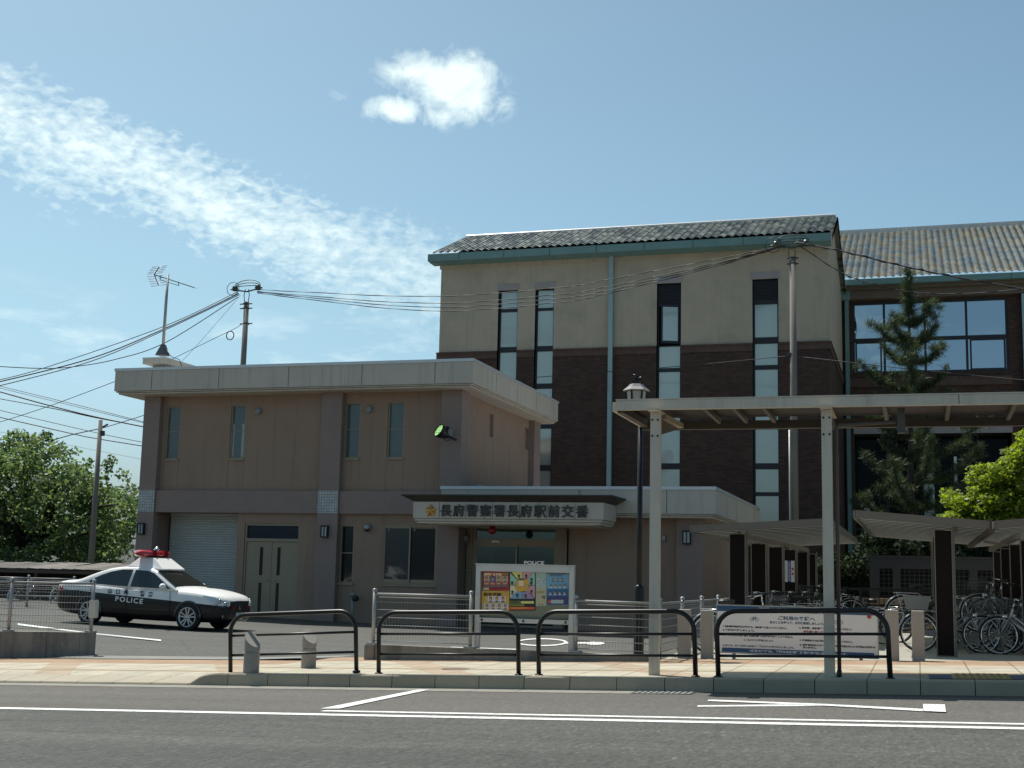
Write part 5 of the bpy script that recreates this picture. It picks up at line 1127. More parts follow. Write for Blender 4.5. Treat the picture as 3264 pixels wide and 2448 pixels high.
        for k in range(5): b.tube([(x0, -w0+2*w0*k/4, z0), (x1, -w0+2*w0*k/4, z0)], .003, 3)
        b.build(nm, mt, t, local=True)
    if basket: bask('front_basket', .42, .66, .70, .96, .13, .18, mat('dark_wire_basket', (.12, .12, .12), .4, metal=.5))
    if rear_basket:
        b = MB(); b.loft([[(-.74, -.15, .74), (-.40, -.15, .74), (-.40, .15, .74), (-.74, .15, .74)], [(-.80, -.19, 1.0), (-.34, -.19, .98), (-.34, .19, .98), (-.80, .19, 1.0)]], caps=False)
        b.add([(-.74, -.15, .742), (-.40, -.15, .742), (-.40, .15, .742), (-.74, .15, .742)], [(0, 1, 2, 3)]); b.build('rear_basket', mat('grey_plastic_basket', (.22, .23, .22), .7), t, local=True)
    return t
BY = 25.2
w = at(2700+690*.3316, 1600+1235*.3316, BY)                     # wheel of the bicycle left of the pillar
bk1 = bicycle('bicycle', 'silver bicycle with a grey rear basket behind the pale stone posts', (.16, .17, .18), True, True)
bk1.location = (w[0]+.54, BY, ZB); bk1.rotation_euler = (0, 0, math.radians(6))
bk2 = bicycle('bicycle', 'white framed bicycle facing left, nearest at the right edge', (.55, .53, .50), True, False)
w = at(2850+1500*.22306, 1750+1225*.22306, 24.9)
bk2.location = (w[0]+.54, 24.9, ZB); bk2.rotation_euler = (0, 0, math.radians(180-8))
bk3 = copy_tree(bk1, (0, 0, 0), 0, 'bicycle held high in the upper rack behind the nearest white one')
for c in [c for c in kids(bk3) if c.name.startswith('rear_basket')]: bpy.data.objects.remove(c)
w = at(2850+1215*.22306, 1750+940*.22306, 25.8); bk3.location = (w[0]+.54, 25.8, w[2]-.325+.02); bk3.rotation_euler = (0, math.radians(0), math.radians(180))
RACK = mat('galvanised_rack', (.20, .20, .185), .5, .05, metal=.4)
PL = [(.95+.54, 26.6, 'dark bicycle low behind the raised one, second row of the right rack'), (1.15+.54, 27.4, 'dark bicycle in the third row of the right rack, its wheel half hidden'), (1.35+.54, 28.2, 'silver bicycle in the fourth row of the right rack'), (1.1+.54, 29.2, 'bicycle farthest back in the right rack with a tall wire basket')]
dk = bicycle('bicycle', PL[0][2], (.02, .02, .022)); dk.location = (PL[0][0], PL[0][1], ZB); dk.rotation_euler = (0, 0, math.radians(176))
PL += [(2.05, 25.6, 'bicycle beside the nearest white one at the right edge, a row behind'), (1.75, 26.1, 'bicycle in the middle of the right rack with a curved handlebar'), (2.3, 26.9, 'bicycle at the right edge under the second shelter roof'), (1.2, 30.2, 'bicycle deep in the right rack in front of the black railing'), (.25, 27.0, 'bicycle partly hidden behind the broad dark pillar'), (.1, 28.4, 'bicycle left of the broad dark pillar, behind the grey rear basket')]
for i, (x, y, l) in enumerate(PL[1:]): copy_tree(dk if i not in (1, 5) else bk2, (x, y, ZB+(.30 if i in (2, 4, 7) else 0)), math.radians(178 if i < 7 else 5), l)
LB = [(26.7, 'bicycle with a bright handlebar between the first and second dark pillars', 705, 690), (28.5, 'bicycle with a wire basket in front of the third dark pillar', 805, 670), (30., 'bicycle below the white and blue upright sign', 895, 690), (31.4, 'bicycle beside the fifth dark pillar', 975, 680), (33., 'bicycle raised high at the far end of the left rack', 1055, 640), (27.6, 'bicycle with a bright saddle seen beside the pale walkway post', 1215, 745)]
for i, (y, l, px, py) in enumerate(LB):
    q_ = at(2000+px*.5714, 1500+py*.5714, y); src = (dk, bk2, dk, dk, bk2, dk)[i]; fl = i < 5
    zz = q_[2]-.97 if i != 5 else ZB
    zz = max(ZB, min(zz, ZB+.35))
    copy_tree(src, (q_[0]+.28 if fl else q_[0]+.2, y, zz), math.radians(178 if fl else 184), l)
x0 = at(2000+475*.5714, 1500+930*.5714, 21.6)
bk9 = copy_tree(dk, (x0[0]+.5, 21.75, .36), math.radians(4), 'dark bicycle mostly hidden behind the left end of the white notice')
def rack(x, y0, y1, lab, n):
    t = thing('bicycle_rack', lab, 'bicycle rack', (x, y0, ZB), group='bicycle racks')
    b = MB(); b.bar((x+.15, y0, ZB+.03), (x+.15, y1, ZB+.03), .04, .04); b.bar((x+1.1, y0, ZB+.03), (x+1.1, y1, ZB+.03), .04, .04); b.bar((x+.8, y0, ZB+.4), (x+.8, y1, ZB+.4), .035, .035); b.build('base_rail', RACK, t)
    b = MB()
    for k in range(n):
        y = y0+(y1-y0)*(k+.5)/n
        for s in (-.035, .035): b.tube([(x-.1, y+s, ZB+.05), (x+.75, y+s, ZB+.38), (x+.85, y+s, ZB+.62)], .013, 6)
        b.tube([(x+.75, y, ZB+.38), (x+.7, y, ZB+.03)], .013, 6); b.tube([(x+.4, y, ZB+.22), (x+.35, y-.12, ZB+.02), (x+.45, y+.12, ZB+.02)], .01, 5)
    b.build('wheel_channel', RACK, t)
rack(.70, 24.7, 32., 'grey sloping wheel rack under the butterfly roof', 14)
rack(-3.0, 26.2, 36., 'grey sloping wheel rack beside the row of dark pillars', 16)
# stone wall with lattice windows, black railing, garden behind the bicycle park
gw = thing('lattice_wall', 'grey stone wall with dark lattice openings behind the bicycle park', 'wall', (0, 36, ZB))
NX = lambda x, y, Y=36.: at(2600+x*664/2118, 1330+y*664/2118, Y)
gx0 = NX(545, 1420)[0]; gx1 = 8.; gt = 2.25
ops = [(NX(620, 0)[0], NX(750, 0)[0]), (NX(830, 0)[0], NX(1180, 0)[0]), (NX(1225, 0)[0], NX(1520, 0)[0]), (NX(1600, 0)[0], NX(1800, 0)[0]), (2.3, 3.6)]
b = MB(); holes_wall(b, TF(36.), gx0, gx1, .0, gt, [(a, c, .75, NX(0, 1525)[2], .2) for a, c in ops]); b.box(gx0-.03, gx1, 35.97, 36.25, gt, gt+.05); b.quad((gx0, 36, 0), (gx0, 36.25, 0), (gx0, 36.25, gt), (gx0, 36, gt))
b.build('stone_panel', mat('grey_wall_stone', (.055, .053, .050), .9, .1, 1.5, fine=.08), gw)
b = MB()
for a, c in ops:
    z = .8
    while z < NX(0, 1525)[2]: b.box(a, c, 36.08, 36.1, z, z+.012); z += .11
    x = a+.1
    while x < c: b.box(x, x+.012, 36.07, 36.08, .75, NX(0, 1525)[2]); x += .12
b.build('lattice', mat('lattice_steel', (.07, .07, .07), .6), gw)
b = MB()
for a, c in ops: b.box(a, c, 36.18, 36.2, .75, NX(0, 1525)[2])
b.build('opening_backing', mat('dark_opening', (.012, .013, .012), .9), gw)
rl = thing('black_railing', 'black upright railing in front of the grey lattice wall', 'railing', (0, 33, ZB))
b = MB(); b.box(-2.75, 4., 32.98, 33.02, 1.40, 1.45); b.box(-2.75, 4., 32.985, 33.015, .5, .53)
x = -2.75
while x < 4: b.box(x, x+.016, 32.99, 33.01, .53, 1.4); x += .115
x = -2.75
while x < 4: b.box(x, x+.05, 32.97, 33.03, ZB, 1.43); x += 1.4
b.build('bars', BLACKM, rl)
b = MB(); b.box(-1.55, .35, 34.2, 34.5, ZB, .62); b.box(-1.5, .3, 34.25, 34.6, 1.05, 1.2); 
tag(b.build('bench_slab', mat('tan_boards', (.30, .22, .14), .8)), 'tan boards of a bench seen through the black railing', 'bench')

# ------------------------------------------------------------------ patrol car
def catmull(P, n):
    P = np.array(P, float); out = []
    for i in range(len(P)-1):
        p0, p1, p2, p3 = P[max(i-1, 0)], P[i], P[i+1], P[min(i+2, len(P)-1)]
        for k in range(n):
            t = k/n; out.append(.5*((2*p1)+(p2-p0)*t+(2*p0-5*p1+4*p2-p3)*t*t+(3*p1-p0-3*p2+p3)*t**3))
    out.append(P[-1]); return np.array(out)
def car_paint():
    m = bpy.data.materials.new('black_and_white_paint'); m.use_nodes = True; q = NT(m.node_tree); m.node_tree.nodes.clear()
    sp = q.n('SeparateXYZ', {'Vector': q.n('TexCoord').outputs['Object']}).outputs
    line = q.m('SUBTRACT', .735, q.m('MULTIPLY', sp['X'], .043))
    col = q.mix(q.m('LESS_THAN', sp['Z'], line), (.86, .86, .83), (.007, .007, .009))
    b = q.n('BsdfPrincipled', {'Base Color': col, 'Roughness': .3, 'Specular IOR Level': .3, 'Coat Weight': .25, 'Coat Roughness': .03}); q.L.new(b.outputs[0], q.n('OutputMaterial').inputs[0]); return m
pf = flat(595, 2011.7, .09)
ang = math.radians(1.); CS = .94
car = thing('police_car', 'black and white police saloon with a red light bar parked before the shutter', 'police car')
cy_, sy_ = math.cos(ang), math.sin(ang); fx, fy_ = 1.5*CS, -.90*CS; pf = pf-np.array([.02, 0, 0])
car.location = (pf[0]-(cy_*fx-sy_*fy_), pf[1]-(sy_*fx+cy_*fy_), .09+1.5*.024)
car.rotation_euler = (0, math.radians(1.4), ang); car.scale = (CS, CS, .985)
CP = car_paint(); CGL = glass_mat('car_glass', (.75, .85, .85), (.012, .015, .014), .08)
ST = [(-2.44, .62, .45, .78, .80), (-2.41, .74, .36, .93, .96), (-2.30, .82, .30, .99, 1.03), (-2.05, .868, .25, 1.0, 1.05), (-1.6, .89, .22, .985, 1.04), (-1., .897, .20, .965, .99), (0., .898, .19, .94, .96), (.85, .897, .19, .925, .97), (1.15, .895, .20, .92, 1.0), (1.6, .888, .21, .90, .985), (2., .865, .22, .865, .935), (2.22, .825, .23, .82, .885), (2.37, .74, .25, .755, .815), (2.45, .60, .30, .69, .73)]
R = []
for x, w, zb, zs, zt in catmull(ST, 5):
    h = [(0, zb), (w*.82, zb), (w*.965, zb+.07), (w*.995, zb+(zs-zb)*.35), (w, zb+(zs-zb)*.62), (w*.985, zs-.09), (w*.955, zs-.03), (w*.89, zs+(zt-zs)*.45), (w*.6, zt), (w*.3, zt+.012), (0, zt+.016)]
    R.append([(x, y, z) for y, z in h]+[(x, -y, z) for y, z in h[-2:0:-1]])
b = MB(); b.loft(R, smooth=True); body = b.build('body', CP, car, local=True)
PR = [(-1.95, 1.03), (-1.75, 1.09), (-1.45, 1.22), (-1.15, 1.335), (-.85, 1.405), (-.5, 1.44), (-.1, 1.45), (.2, 1.425), (.42, 1.36), (.75, 1.185), (1.0, 1.05), (1.14, .965)]
sidey = lambda z: .852-.50*(z-.93)
R = []
for x, z in catmull(PR, 4):
    z = max(z, .96); e = min(.055, max(.01, z-.95)); y0 = sidey(.90); y1 = sidey(z-e)
    h = [(y0, .90), (y1, z-e), (y1-.035, z-.012), (y1-.12, z+.004), (y1*.4, z+.018), (0, z+.02)]
    R.append([(x, y, zz) for y, zz in h]+[(x, -y, zz) for y, zz in h[-2::-1]])
b = MB(); b.loft(R, smooth=True); b.build('cabin_roof', CP, car, local=True)
def side_glass(pts, name):
    for s in (-1, 1):
        b = MB(); v = [(x, s*(sidey(z)+.006), z) for x, z in pts]; w = [(x, s*(sidey(z)-.01), z) for x, z in pts]; b.loft([w, v]); b.build(name, CGL, car, local=True)
side_glass([(.94, .965), (.60, 1.165), (.33, 1.32), (.12, 1.368), (-.23, 1.378), (-.23, .968)], 'front_window')
side_glass([(-.31, .97), (-.31, 1.38), (-.62, 1.368), (-.92, 1.305), (-1.2, 1.20), (-1.47, 1.045), (-1.42, .995)], 'rear_window')
def screen(xs, name, inset=.1):
    pr = catmull(PR, 8); b = MB(); R = []
    for x in xs:
        z = np.interp(x, pr[:, 0], pr[:, 1]); e = .05; y1 = sidey(z-e)-inset+.045; i = np.argmin(abs(pr[:, 0]-x)); d = pr[min(i+1, len(pr)-1)]-pr[max(i-1, 0)]; n = np.array([-d[1], d[0]])/np.hypot(*d)*.008
        R.append([(x+n[0], f*y1, z+n[1]+.02*(1-abs(f)**2.2)) for f in np.linspace(-1, 1, 9)])
    b.loft(R, closed=False, caps=False, smooth=True); b.build(name, CGL, car, local=True, fix=False)
screen(np.linspace(.40, 1.05, 7), 'windscreen', .07); screen(np.linspace(-1.82, -1.12, 6), 'rear_screen', .1)
for s in (-1, 1):
    for x, z0, z1 in ((-.27, .30, .95), (.98, .34, .90), (-1.33, .55, .97)):
        b = MB(); w = .9015; b.box(x-.005, x+.005, s*w-.012, s*w-.006, z0, z1); b.build('door_seam', mat('dark_seam', (.02, .02, .02), .8), car, local=True)
for s in (-1, 1):
    for x in (-.42, -1.22, )[:2]:
        xx = x+.0 if x > -1 else -1.15
    for xx in (-.02, -1.08):
        b = MB(); b.box(xx-.10, xx+.10, s*.915-.012, s*.915+.012, .855, .885); b.build('door_handle', WHITE, car, local=True, bevel=.008)
    b = MB(); b.lathe((.80, s*1.0, 1.015), [(0, -.10), (.05, -.085), (.075, -.03), (.078, .03), (.05, .06), (0, .07)], 14, 'y'); b.box(.76, .82, s*.84 if s > 0 else -.95, .95 if s > 0 else s*.84, .955, .99); b.build('wing_mirror', WHITE, car, local=True)
CHR = mat('car_chrome', (.65, .66, .67), .15, metal=1.); LGL = mat('headlamp_lens', (.55, .60, .62), .06, .2, 9., spec=1., coat=1.)
for s in (-1, 1):
    b = MB(); v = [(1.90, s*.868, .855), (2.18, s*.825, .825), (2.365, s*.70, .755), (2.445, s*.55, .69), (2.445, s*.56, .60), (2.37, s*.725, .60), (2.2, s*.845, .655)]
    b.add([(x+.016, y*1.022, z+.004) for x, y, z in v]+[(x-.06, y*.94, z) for x, y, z in v], [tuple(range(7)), tuple(range(7, 14))[::-1]]+[(i, 7+i, 7+(i+1) % 7, (i+1) % 7) for i in range(7)]); hl = b.build('headlight', LGL, car, local=True)
    g = MB()
    for x, y, z, r in ((2.30, .77, .735, .06), (2.40, .64, .675, .05)): g.lathe((x+.03, s*(y+.02), z), [(0, .012), (r*.6, .01), (r, 0), (r*.8, -.02)], 12, 'x')
    g.build('reflector', CHR, hl, local=True)
    b = MB(); b.lathe((2.385, s*.655, .375), [(.045, .0), (.062, .012), (.066, .0), (.05, -.01)], 14, 'x'); b.m(1).lathe((2.39, s*.655, .375), [(0, 0), (.045, 0)], 14, 'x'); b.build('fog_lamp', [CHR, BLKPL], car, local=True)
    b = MB(); b.box(2.465, 2.50, s*.36-.035, s*.36+.035, .555, .61); b.build('red_grille_lamp', mat('red_lens', (.45, .01, .015), .15), car, local=True)
    b = MB(); v = [(-2.43, s*.60, .86), (-2.30, s*.835, .90), (-2.22, s*.853, .87), (-2.24, s*.857, .73), (-2.34, s*.81, .70), (-2.44, s*.60, .72)]
    b.add([(x-.012, y*1.018, z) for x, y, z in v]+[(x+.05, y*.93, z) for x, y, z in v], [tuple(range(6)), tuple(range(6, 12))[::-1]]+[(i, 6+i, 6+(i+1) % 6, (i+1) % 6) for i in range(6)]); b.build('tail_light', mat('red_tail_lens', (.40, .012, .02), .15, coat=.5), car, local=True)
b = MB(); b.box(2.40, 2.462, -.48, .48, .42, .715); b.m(1)
for k in range(5): b.box(2.46, 2.472, -.46, .46, .45+k*.052, .463+k*.052)
b.m(1); b.box(2.445, 2.478, -.50, .50, .72, .742); b.lathe((2.474, 0, .585), [(0, .01), (.04, .008), (.05, 0)], 14, 'x'); b.build('grille', [BLKPL, mat('smoked_chrome', (.25, .26, .28), .2, metal=1.)], car, local=True)
b = MB(); b.box(2.455, 2.478, -.165, .165, .30, .465); pl = b.build('number_plate', mat('plate_white', (.7, .7, .68), .5), car, local=True)
b = MB()
for x0, w, z0, h in ((-.09, .06, .43, .018), (.0, .08, .43, .018), (-.13, .05, .33, .07), (-.06, .05, .33, .07), (.03, .05, .33, .07), (.10, .04, .33, .07)): b.box(2.478, 2.4795, x0, x0+w, z0, z0+h)
b.build('plate_characters', mat('plate_green', (.10, .22, .15), .6), pl, local=True)
for s in (-1, 1):
    for x in (-1.35, 1.5):
        yo = s*.905; b = MB(); b.lathe((x, yo, .325), [(.20, -s*.20), (.30, -s*.20), (.325, -s*.17), (.325, -s*.03), (.312, -s*.005), (.235, s*.0)], 32, 'y'); wl = b.build('wheel', RUBBER, car, local=True)
        b = MB(); b.lathe((x, yo, .325), [(.24, -s*.01), (.238, s*.004), (.215, -s*.002), (.205, -s*.05)], 32, 'y')
        for k in range(10):
            a = 2*math.pi*k/10; da = .09*(-1)**k; b.bar((x+.05*math.cos(a), yo-s*.012, .325+.05*math.sin(a)), (x+.218*math.cos(a+da), yo-s*.004, .325+.218*math.sin(a+da)), .03, .022, up=(0, 1, 0))
        b.lathe((x, yo, .325), [(0, s*.002), (.05, s*.0), (.06, -s*.02)], 12, 'y'); b.build('rim', mat('alloy_wheel', (.50, .51, .52), .3, metal=.8), wl, local=True)
        b = MB(); b.lathe((x, yo, .325), [(0, -s*.07), (.21, -s*.07)], 24, 'y'); b.build('brake_drum', mat('dark_brake', (.02, .02, .02), .8), wl, local=True)
        b = MB(); R = []
        for k in range(17):
            a = math.radians(-8+196*k/16); R.append([(x+r*math.cos(a), s*y, .335+r*math.sin(a)) for r, y in ((.335, .87), (.335, .908), (.375, .904), (.39, .88))])
        b.loft(R, smooth=True); b.build('wheel_arch', mat('black_car_paint', (.008, .008, .01), .25, coat=.8), car, local=True)
b = MB(); b.loft([[(-.50, y*.56, 1.45+(.0 if abs(y) < .9 else -.03)) for y in (-1, 1)]+[(.50, y*.56, 1.40) for y in (1, -1)], [(-.50, -.55, 1.475), (-.50, .55, 1.475), (.50, .55, 1.43), (.50, -.55, 1.43)], [(-.30, -.40, 1.68), (-.30, .40, 1.68), (.16, .40, 1.68), (.16, -.40, 1.68)]]); b.build('roof_pod', WHITE, car, local=True, bevel=.02)
b = MB(); b.box(-.18, .06, -.45, .45, 1.682, 1.70); b.build('light_bar_mount', mat('grey_mount', (.3, .3, .3), .5), car, local=True)
RL_ = mat('red_light_bar', (.42, .008, .018), .08, .5, 9., coat=1.)
b = MB(); R = []
for k in range(13):
    f = -1+2*k/12; x = -.08-.12*abs(f); e = math.sqrt(max(0, 1-abs(f)**6)); R.append([(x+.19*e*math.cos(t), f*.80, 1.785+.095*e*math.sin(t)+.0) for t in [2*math.pi*j/14 for j in range(14)]])
b.loft(R, smooth=True); lb_ = b.build('light_bar', RL_, car, local=True)
b = MB(); b.lathe((-.06, 0, 1.878), [(.085, -.01), (.08, .02), (.05, .045), (.02, .075), (0, .085)], 16); b.build('silver_dome', mat('silver_dome_paint', (.55, .56, .58), .25, metal=.8), lb_, local=True)
for y_ in (-.30, .24):
    b = MB(); b.box(-.25, .1, y_, y_+.06, 1.72, 1.876); b.build('bar_divider', mat('dark_red_divider', (.12, .005, .01), .3), lb_, local=True)
LT = mat('black_car_lettering', (.02, .02, .025), .5); WL = mat('white_car_lettering', (.78, .78, .76), .5); L = []
for ch, x in zip('山口県警察', (-.77, -.53, -.29, .18, .42)):
    L.append(text(ch, 'crest_lettering', .132, LT, None, (x, -.9045, .795-.03*(x+.8)), align='CENTER', bold=.004))
for o in L: o.parent = car
join(L, 'prefecture_lettering')
o = text('POLICE', 'police_lettering', .165, WL, None, (-.62, -.9035, .585), align='LEFT', width=.80, bold=.004, space=1.25); o.data.transform(Matrix.Rotation(math.radians(2.2), 4, 'Y')); o.parent = car
b = MB()
for s in (-1, 1):
    for x in (.05, -.85): b.box(x-.1, x+.08, s*.36-.2, s*.36+.2, .6, 1.12); b.box(x-.06, x+.04, s*.36-.1, s*.36+.1, 1.12, 1.3)
b.build('seats', mat('dark_seat_cloth', (.03, .03, .03), .9), car, local=True)

# ------------------------------------------------------------------ left side: rear fence, open shed, parked cycles, house, tree
mesh_fence('mesh_fence', 'grey wire mesh fence behind the police car in front of the low shed', [(-31., 33, .2), (-28.2, 33, .2), (-26.64, 33, .19), (-25.07, 33, .18), (-23.5, 33, .18)], 1.02, [(-28.2, 33, .2), (-26.64, 33, .19), (-25.07, 33, .18), (-23.5, 33, .18)], wires=8)
b = MB(); b.box(-34, -23.4, 32.9, 33.12, -.2, .2); tag(b.build('low_wall', STONE, None), 'low pale kerb wall under the fence behind the police car', 'wall')
sh = thing('cycle_shed', 'low open cycle shed with a worn grey roof under the big tree', 'shed', (-30, 38, 0))
b = MB()
for i in range(28):
    x = -37+i*.45; d1 = random.uniform(0, .05); d2 = random.uniform(-.03, .06); b.loft([[(x, 37.35-d1, 1.40+d1*.5), (x+.47, 37.35-d1, 1.41), (x+.47, 37.35-d1, 1.43), (x, 37.35-d1, 1.43+d1*.5)], [(x, 39.6, 1.60+d2), (x+.47, 39.6, 1.61+d2*.4), (x+.47, 39.6, 1.64+d2*.4), (x, 39.6, 1.64+d2)]])
b.build('shed_roof', mat('worn_grey_boards', (.13, .12, .105), .9, .25, 2., island=.3), sh)
b = MB(); b.box(-37, -24.5, 37.38, 37.44, 1.28, 1.395); b.build('eaves_board', mat('brown_eaves', (.10, .075, .055), .8), sh)
for x in (-36, -33.4, -30.8, -28.2, -25.6):
    for y in (37.5, 39.4): b = MB(); b.box(x-.05, x+.05, y-.05, y+.05, .0, 1.39 if y < 38 else 1.55); b.build('post', MATS['brown_eaves'], sh)
b = MB(); b.box(-37, -24.5, 39.62, 39.66, 0, 1.6); b.build('back_wall', mat('dark_shed_wall', (.05, .045, .04), .9), sh)
for i, (x, l) in enumerate(((-31.3, 'bicycle under the shed at the left edge, seen through two fences'), (-29.6, 'bicycle in the shed between the two left fence posts'), (-27.9, 'bicycle in the shed behind the tail of the police car'), (-26.4, 'bicycle in the shed nearest the utility pole'))): copy_tree((dk, bk2, bk1, dk)[i], (x, 36.6, .16), math.radians(80+i*6), l)
ho = thing('distant_house', 'distant grey house peeping between the tree and the police station', 'house', (-50, 80, 0))
b = MB(); b.box(-52, -41.5, 80, 88, -1, 5.6); b.build('wall', mat('grey_house_wall', (.30, .30, .29), .9), ho)
b = MB(); b.prism([(-52.6, 5.6), (-41., 5.6), (-46.8, 8.2)], 79.5, 88.5); b.build('roof', mat('slate_roof', (.12, .125, .13), .7), ho)
for x in (-49.5, -46, -43.2): b = MB(); b.box(x, x+1.4, 79.95, 80.02, 3, 4.4); b.build('window', DKGL, ho)

def leaf_cloud(name, m, parent, C, spread, per, size, flatten=.8, asp=.6, rng=RNG, up=0.):
    C = np.asarray(C); n = len(C)*per
    base = np.repeat(C, per, 0); sp = np.repeat(np.asarray(spread).reshape(-1) if np.ndim(spread) else np.full(len(C), spread), per)
    d = rng.normal(size=(n, 3)); d /= np.linalg.norm(d, axis=1)[:, None]; rr = rng.random(n)**.45
    p = base + d*(rr*sp)[:, None]*np.array([1, 1, flatten])
    u = rng.normal(size=(n, 3)); u[:, 2] *= .6; u /= np.linalg.norm(u, axis=1)[:, None]
    w = rng.normal(size=(n, 3))+np.array([0, 0, up]); v = np.cross(w, u); v /= np.linalg.norm(v, axis=1)[:, None]
    s = size*(.6+.8*rng.random(n))[:, None]; u = u*s; v = v*s*asp
    V = np.stack([p-u, p+v, p+u, p-v], 1).reshape(-1, 3); F = np.arange(n*4).reshape(-1, 4)
    if parent is not None: V = V+np.array(worldmat(parent).inverted().translation)
    me = bpy.data.meshes.new(name); me.vertices.add(n*4); me.vertices.foreach_set('co', V.ravel()); me.loops.add(n*4); me.loops.foreach_set('vertex_index', F.ravel()); me.polygons.add(n); me.polygons.foreach_set('loop_start', np.arange(n)*4); me.polygons.foreach_set('loop_total', np.full(n, 4))
    me.materials.append(m); me.update(); me.validate(); o = bpy.data.objects.new(name, me); COL.objects.link(o); o.parent = parent; return o
def in_poly(x, y, P):
    c = False; j = len(P)-1
    for i in range(len(P)):
        if (P[i][1] > y) != (P[j][1] > y) and x < (P[j][0]-P[i][0])*(y-P[i][1])/(P[j][1]-P[i][1])+P[i][0]: c = not c
        j = i
    return c
def poly_points(P, n, Yc, dY, keep=None):
    xs, ys = [p[0] for p in P], [p[1] for p in P]; out = []
    while len(out) < n:
        x, y = random.uniform(min(xs), max(xs)), random.uniform(min(ys), max(ys))
        if in_poly(x, y, P) and (keep is None or random.random() < keep(x, y)): out.append(at(x, y, Yc+random.uniform(-dY, dY)))
    return np.array(out)
BARK = mat('dark_bark', (.045, .035, .028), .95, .2, 6., .4, 30)
def limbs(b, base, targets, r0, r1, sag=.4):
    for t in targets:
        t = np.array(t); base_ = np.array(base); m1 = base_+(t-base_)*.35+np.array([0, 0, sag*.6]); m2 = base_+(t-base_)*.7+np.array([0, 0, sag])
        b.tube([base_, m1, m2, t], [r0, r0*.7, r0*.4, r1], 6)
LT_ = [(-260, 1440), (-60, 1400), (120, 1398), (160, 1425), (230, 1455), (285, 1500), (330, 1550), (410, 1560), (440, 1610), (425, 1680), (390, 1740), (410, 1810), (-260, 1815)]
tr = thing('leafy_tree', 'big loose green tree rising behind the low shed at the left edge', 'tree', (-37, 50, 0))
cl = poly_points(LT_, 430, 50, 3.2)
hi = poly_points([(-200, 1450), (100, 1440), (200, 1480), (300, 1560), (400, 1600), (380, 1800), (-200, 1810)], 130, 51, 2.5)
GLF = leaf_mat('tree_leaf', (.085, .135, .055), .44, (.21, .31, .09), .45)
leaf_cloud('crown', GLF, tr, np.concatenate([cl, hi]), .62, 62, .105, .75)
sprig = np.array([at(x, y, 50) for x, y in ((40, 1385), (60, 1378), (75, 1395), (140, 1392), (150, 1385), (160, 1402), (195, 1440), (235, 1440), (280, 1478), (340, 1490), (348, 1475), (352, 1468), (335, 1510), (330, 1530), (385, 1510), (400, 1520), (432, 1560), (425, 1600))])
leaf_cloud('twig_leaves', GLF, tr, sprig, .32, 30, .10)
b = MB(); bs = at(60, 1900, 50); bs = np.array([bs[0], 50, -.3]); fk = bs+np.array([.4, 0, 2.3]); b.tube([bs, bs+np.array([.1, 0, 1.2]), fk], [.38, .3, .26], 10)
limbs(b, fk, cl[::9], .16, .02, .5); b.build('trunk', BARK, tr)
# ------------------------------------------------------------------ garden at the right
HED = leaf_mat('shaded_shrub_leaf', (.016, .032, .013), .2, (.03, .055, .012), .4, .9)  # leaf colour darkened to carry the building's shadow
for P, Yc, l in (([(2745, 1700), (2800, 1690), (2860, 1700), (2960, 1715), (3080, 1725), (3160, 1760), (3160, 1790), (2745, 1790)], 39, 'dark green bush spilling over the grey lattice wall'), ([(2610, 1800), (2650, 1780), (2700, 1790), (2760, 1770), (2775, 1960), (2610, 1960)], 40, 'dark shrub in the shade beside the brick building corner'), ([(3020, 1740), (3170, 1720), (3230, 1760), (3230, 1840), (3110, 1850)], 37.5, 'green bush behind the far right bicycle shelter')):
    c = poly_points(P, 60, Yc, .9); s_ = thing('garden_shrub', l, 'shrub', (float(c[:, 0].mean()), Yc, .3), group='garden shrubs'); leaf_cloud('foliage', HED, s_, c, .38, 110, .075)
    b = MB(); b.tube([(c[:, 0].mean(), Yc, .2), (c[:, 0].mean(), Yc, c[:, 2].mean())], [.06, .03], 6); limbs(b, (c[:, 0].mean(), Yc, 1.), c[::6], .03, .01, .1); b.build('stem', BARK, s_)
BR_ = [(3420, 1330), (3264, 1375), (3250, 1440), (3205, 1435), (3200, 1475), (3160, 1490), (3130, 1478), (3095, 1520), (3110, 1562), (3080, 1590), (3010, 1562), (3040, 1610), (3055, 1640), (3015, 1655), (3045, 1700), (3420, 1720)]
bt_ = thing('bright_tree', 'sunlit yellow green tree above the bicycle shelters at the right edge', 'tree', (4, 38.5, 0))
c = poly_points(BR_, 260, 38.5, 1.6); lay = poly_points(BR_, 210, 37.2, .5)
leaf_cloud('crown', leaf_mat('lime_leaf', (.14, .195, .024), .44, (.40, .52, .03), .35), bt_, np.concatenate([c, lay]), .33, 105, .062, .5, up=1.2)
b = MB(); tk = np.array([4.0, 38.5, 0.]); b.tube([tk, tk+np.array([0, 0, 2.])], [.13, .1], 8); limbs(b, tk+np.array([0, 0, 2.]), c[::8], .06, .012, .3); b.build('trunk', BARK, bt_)
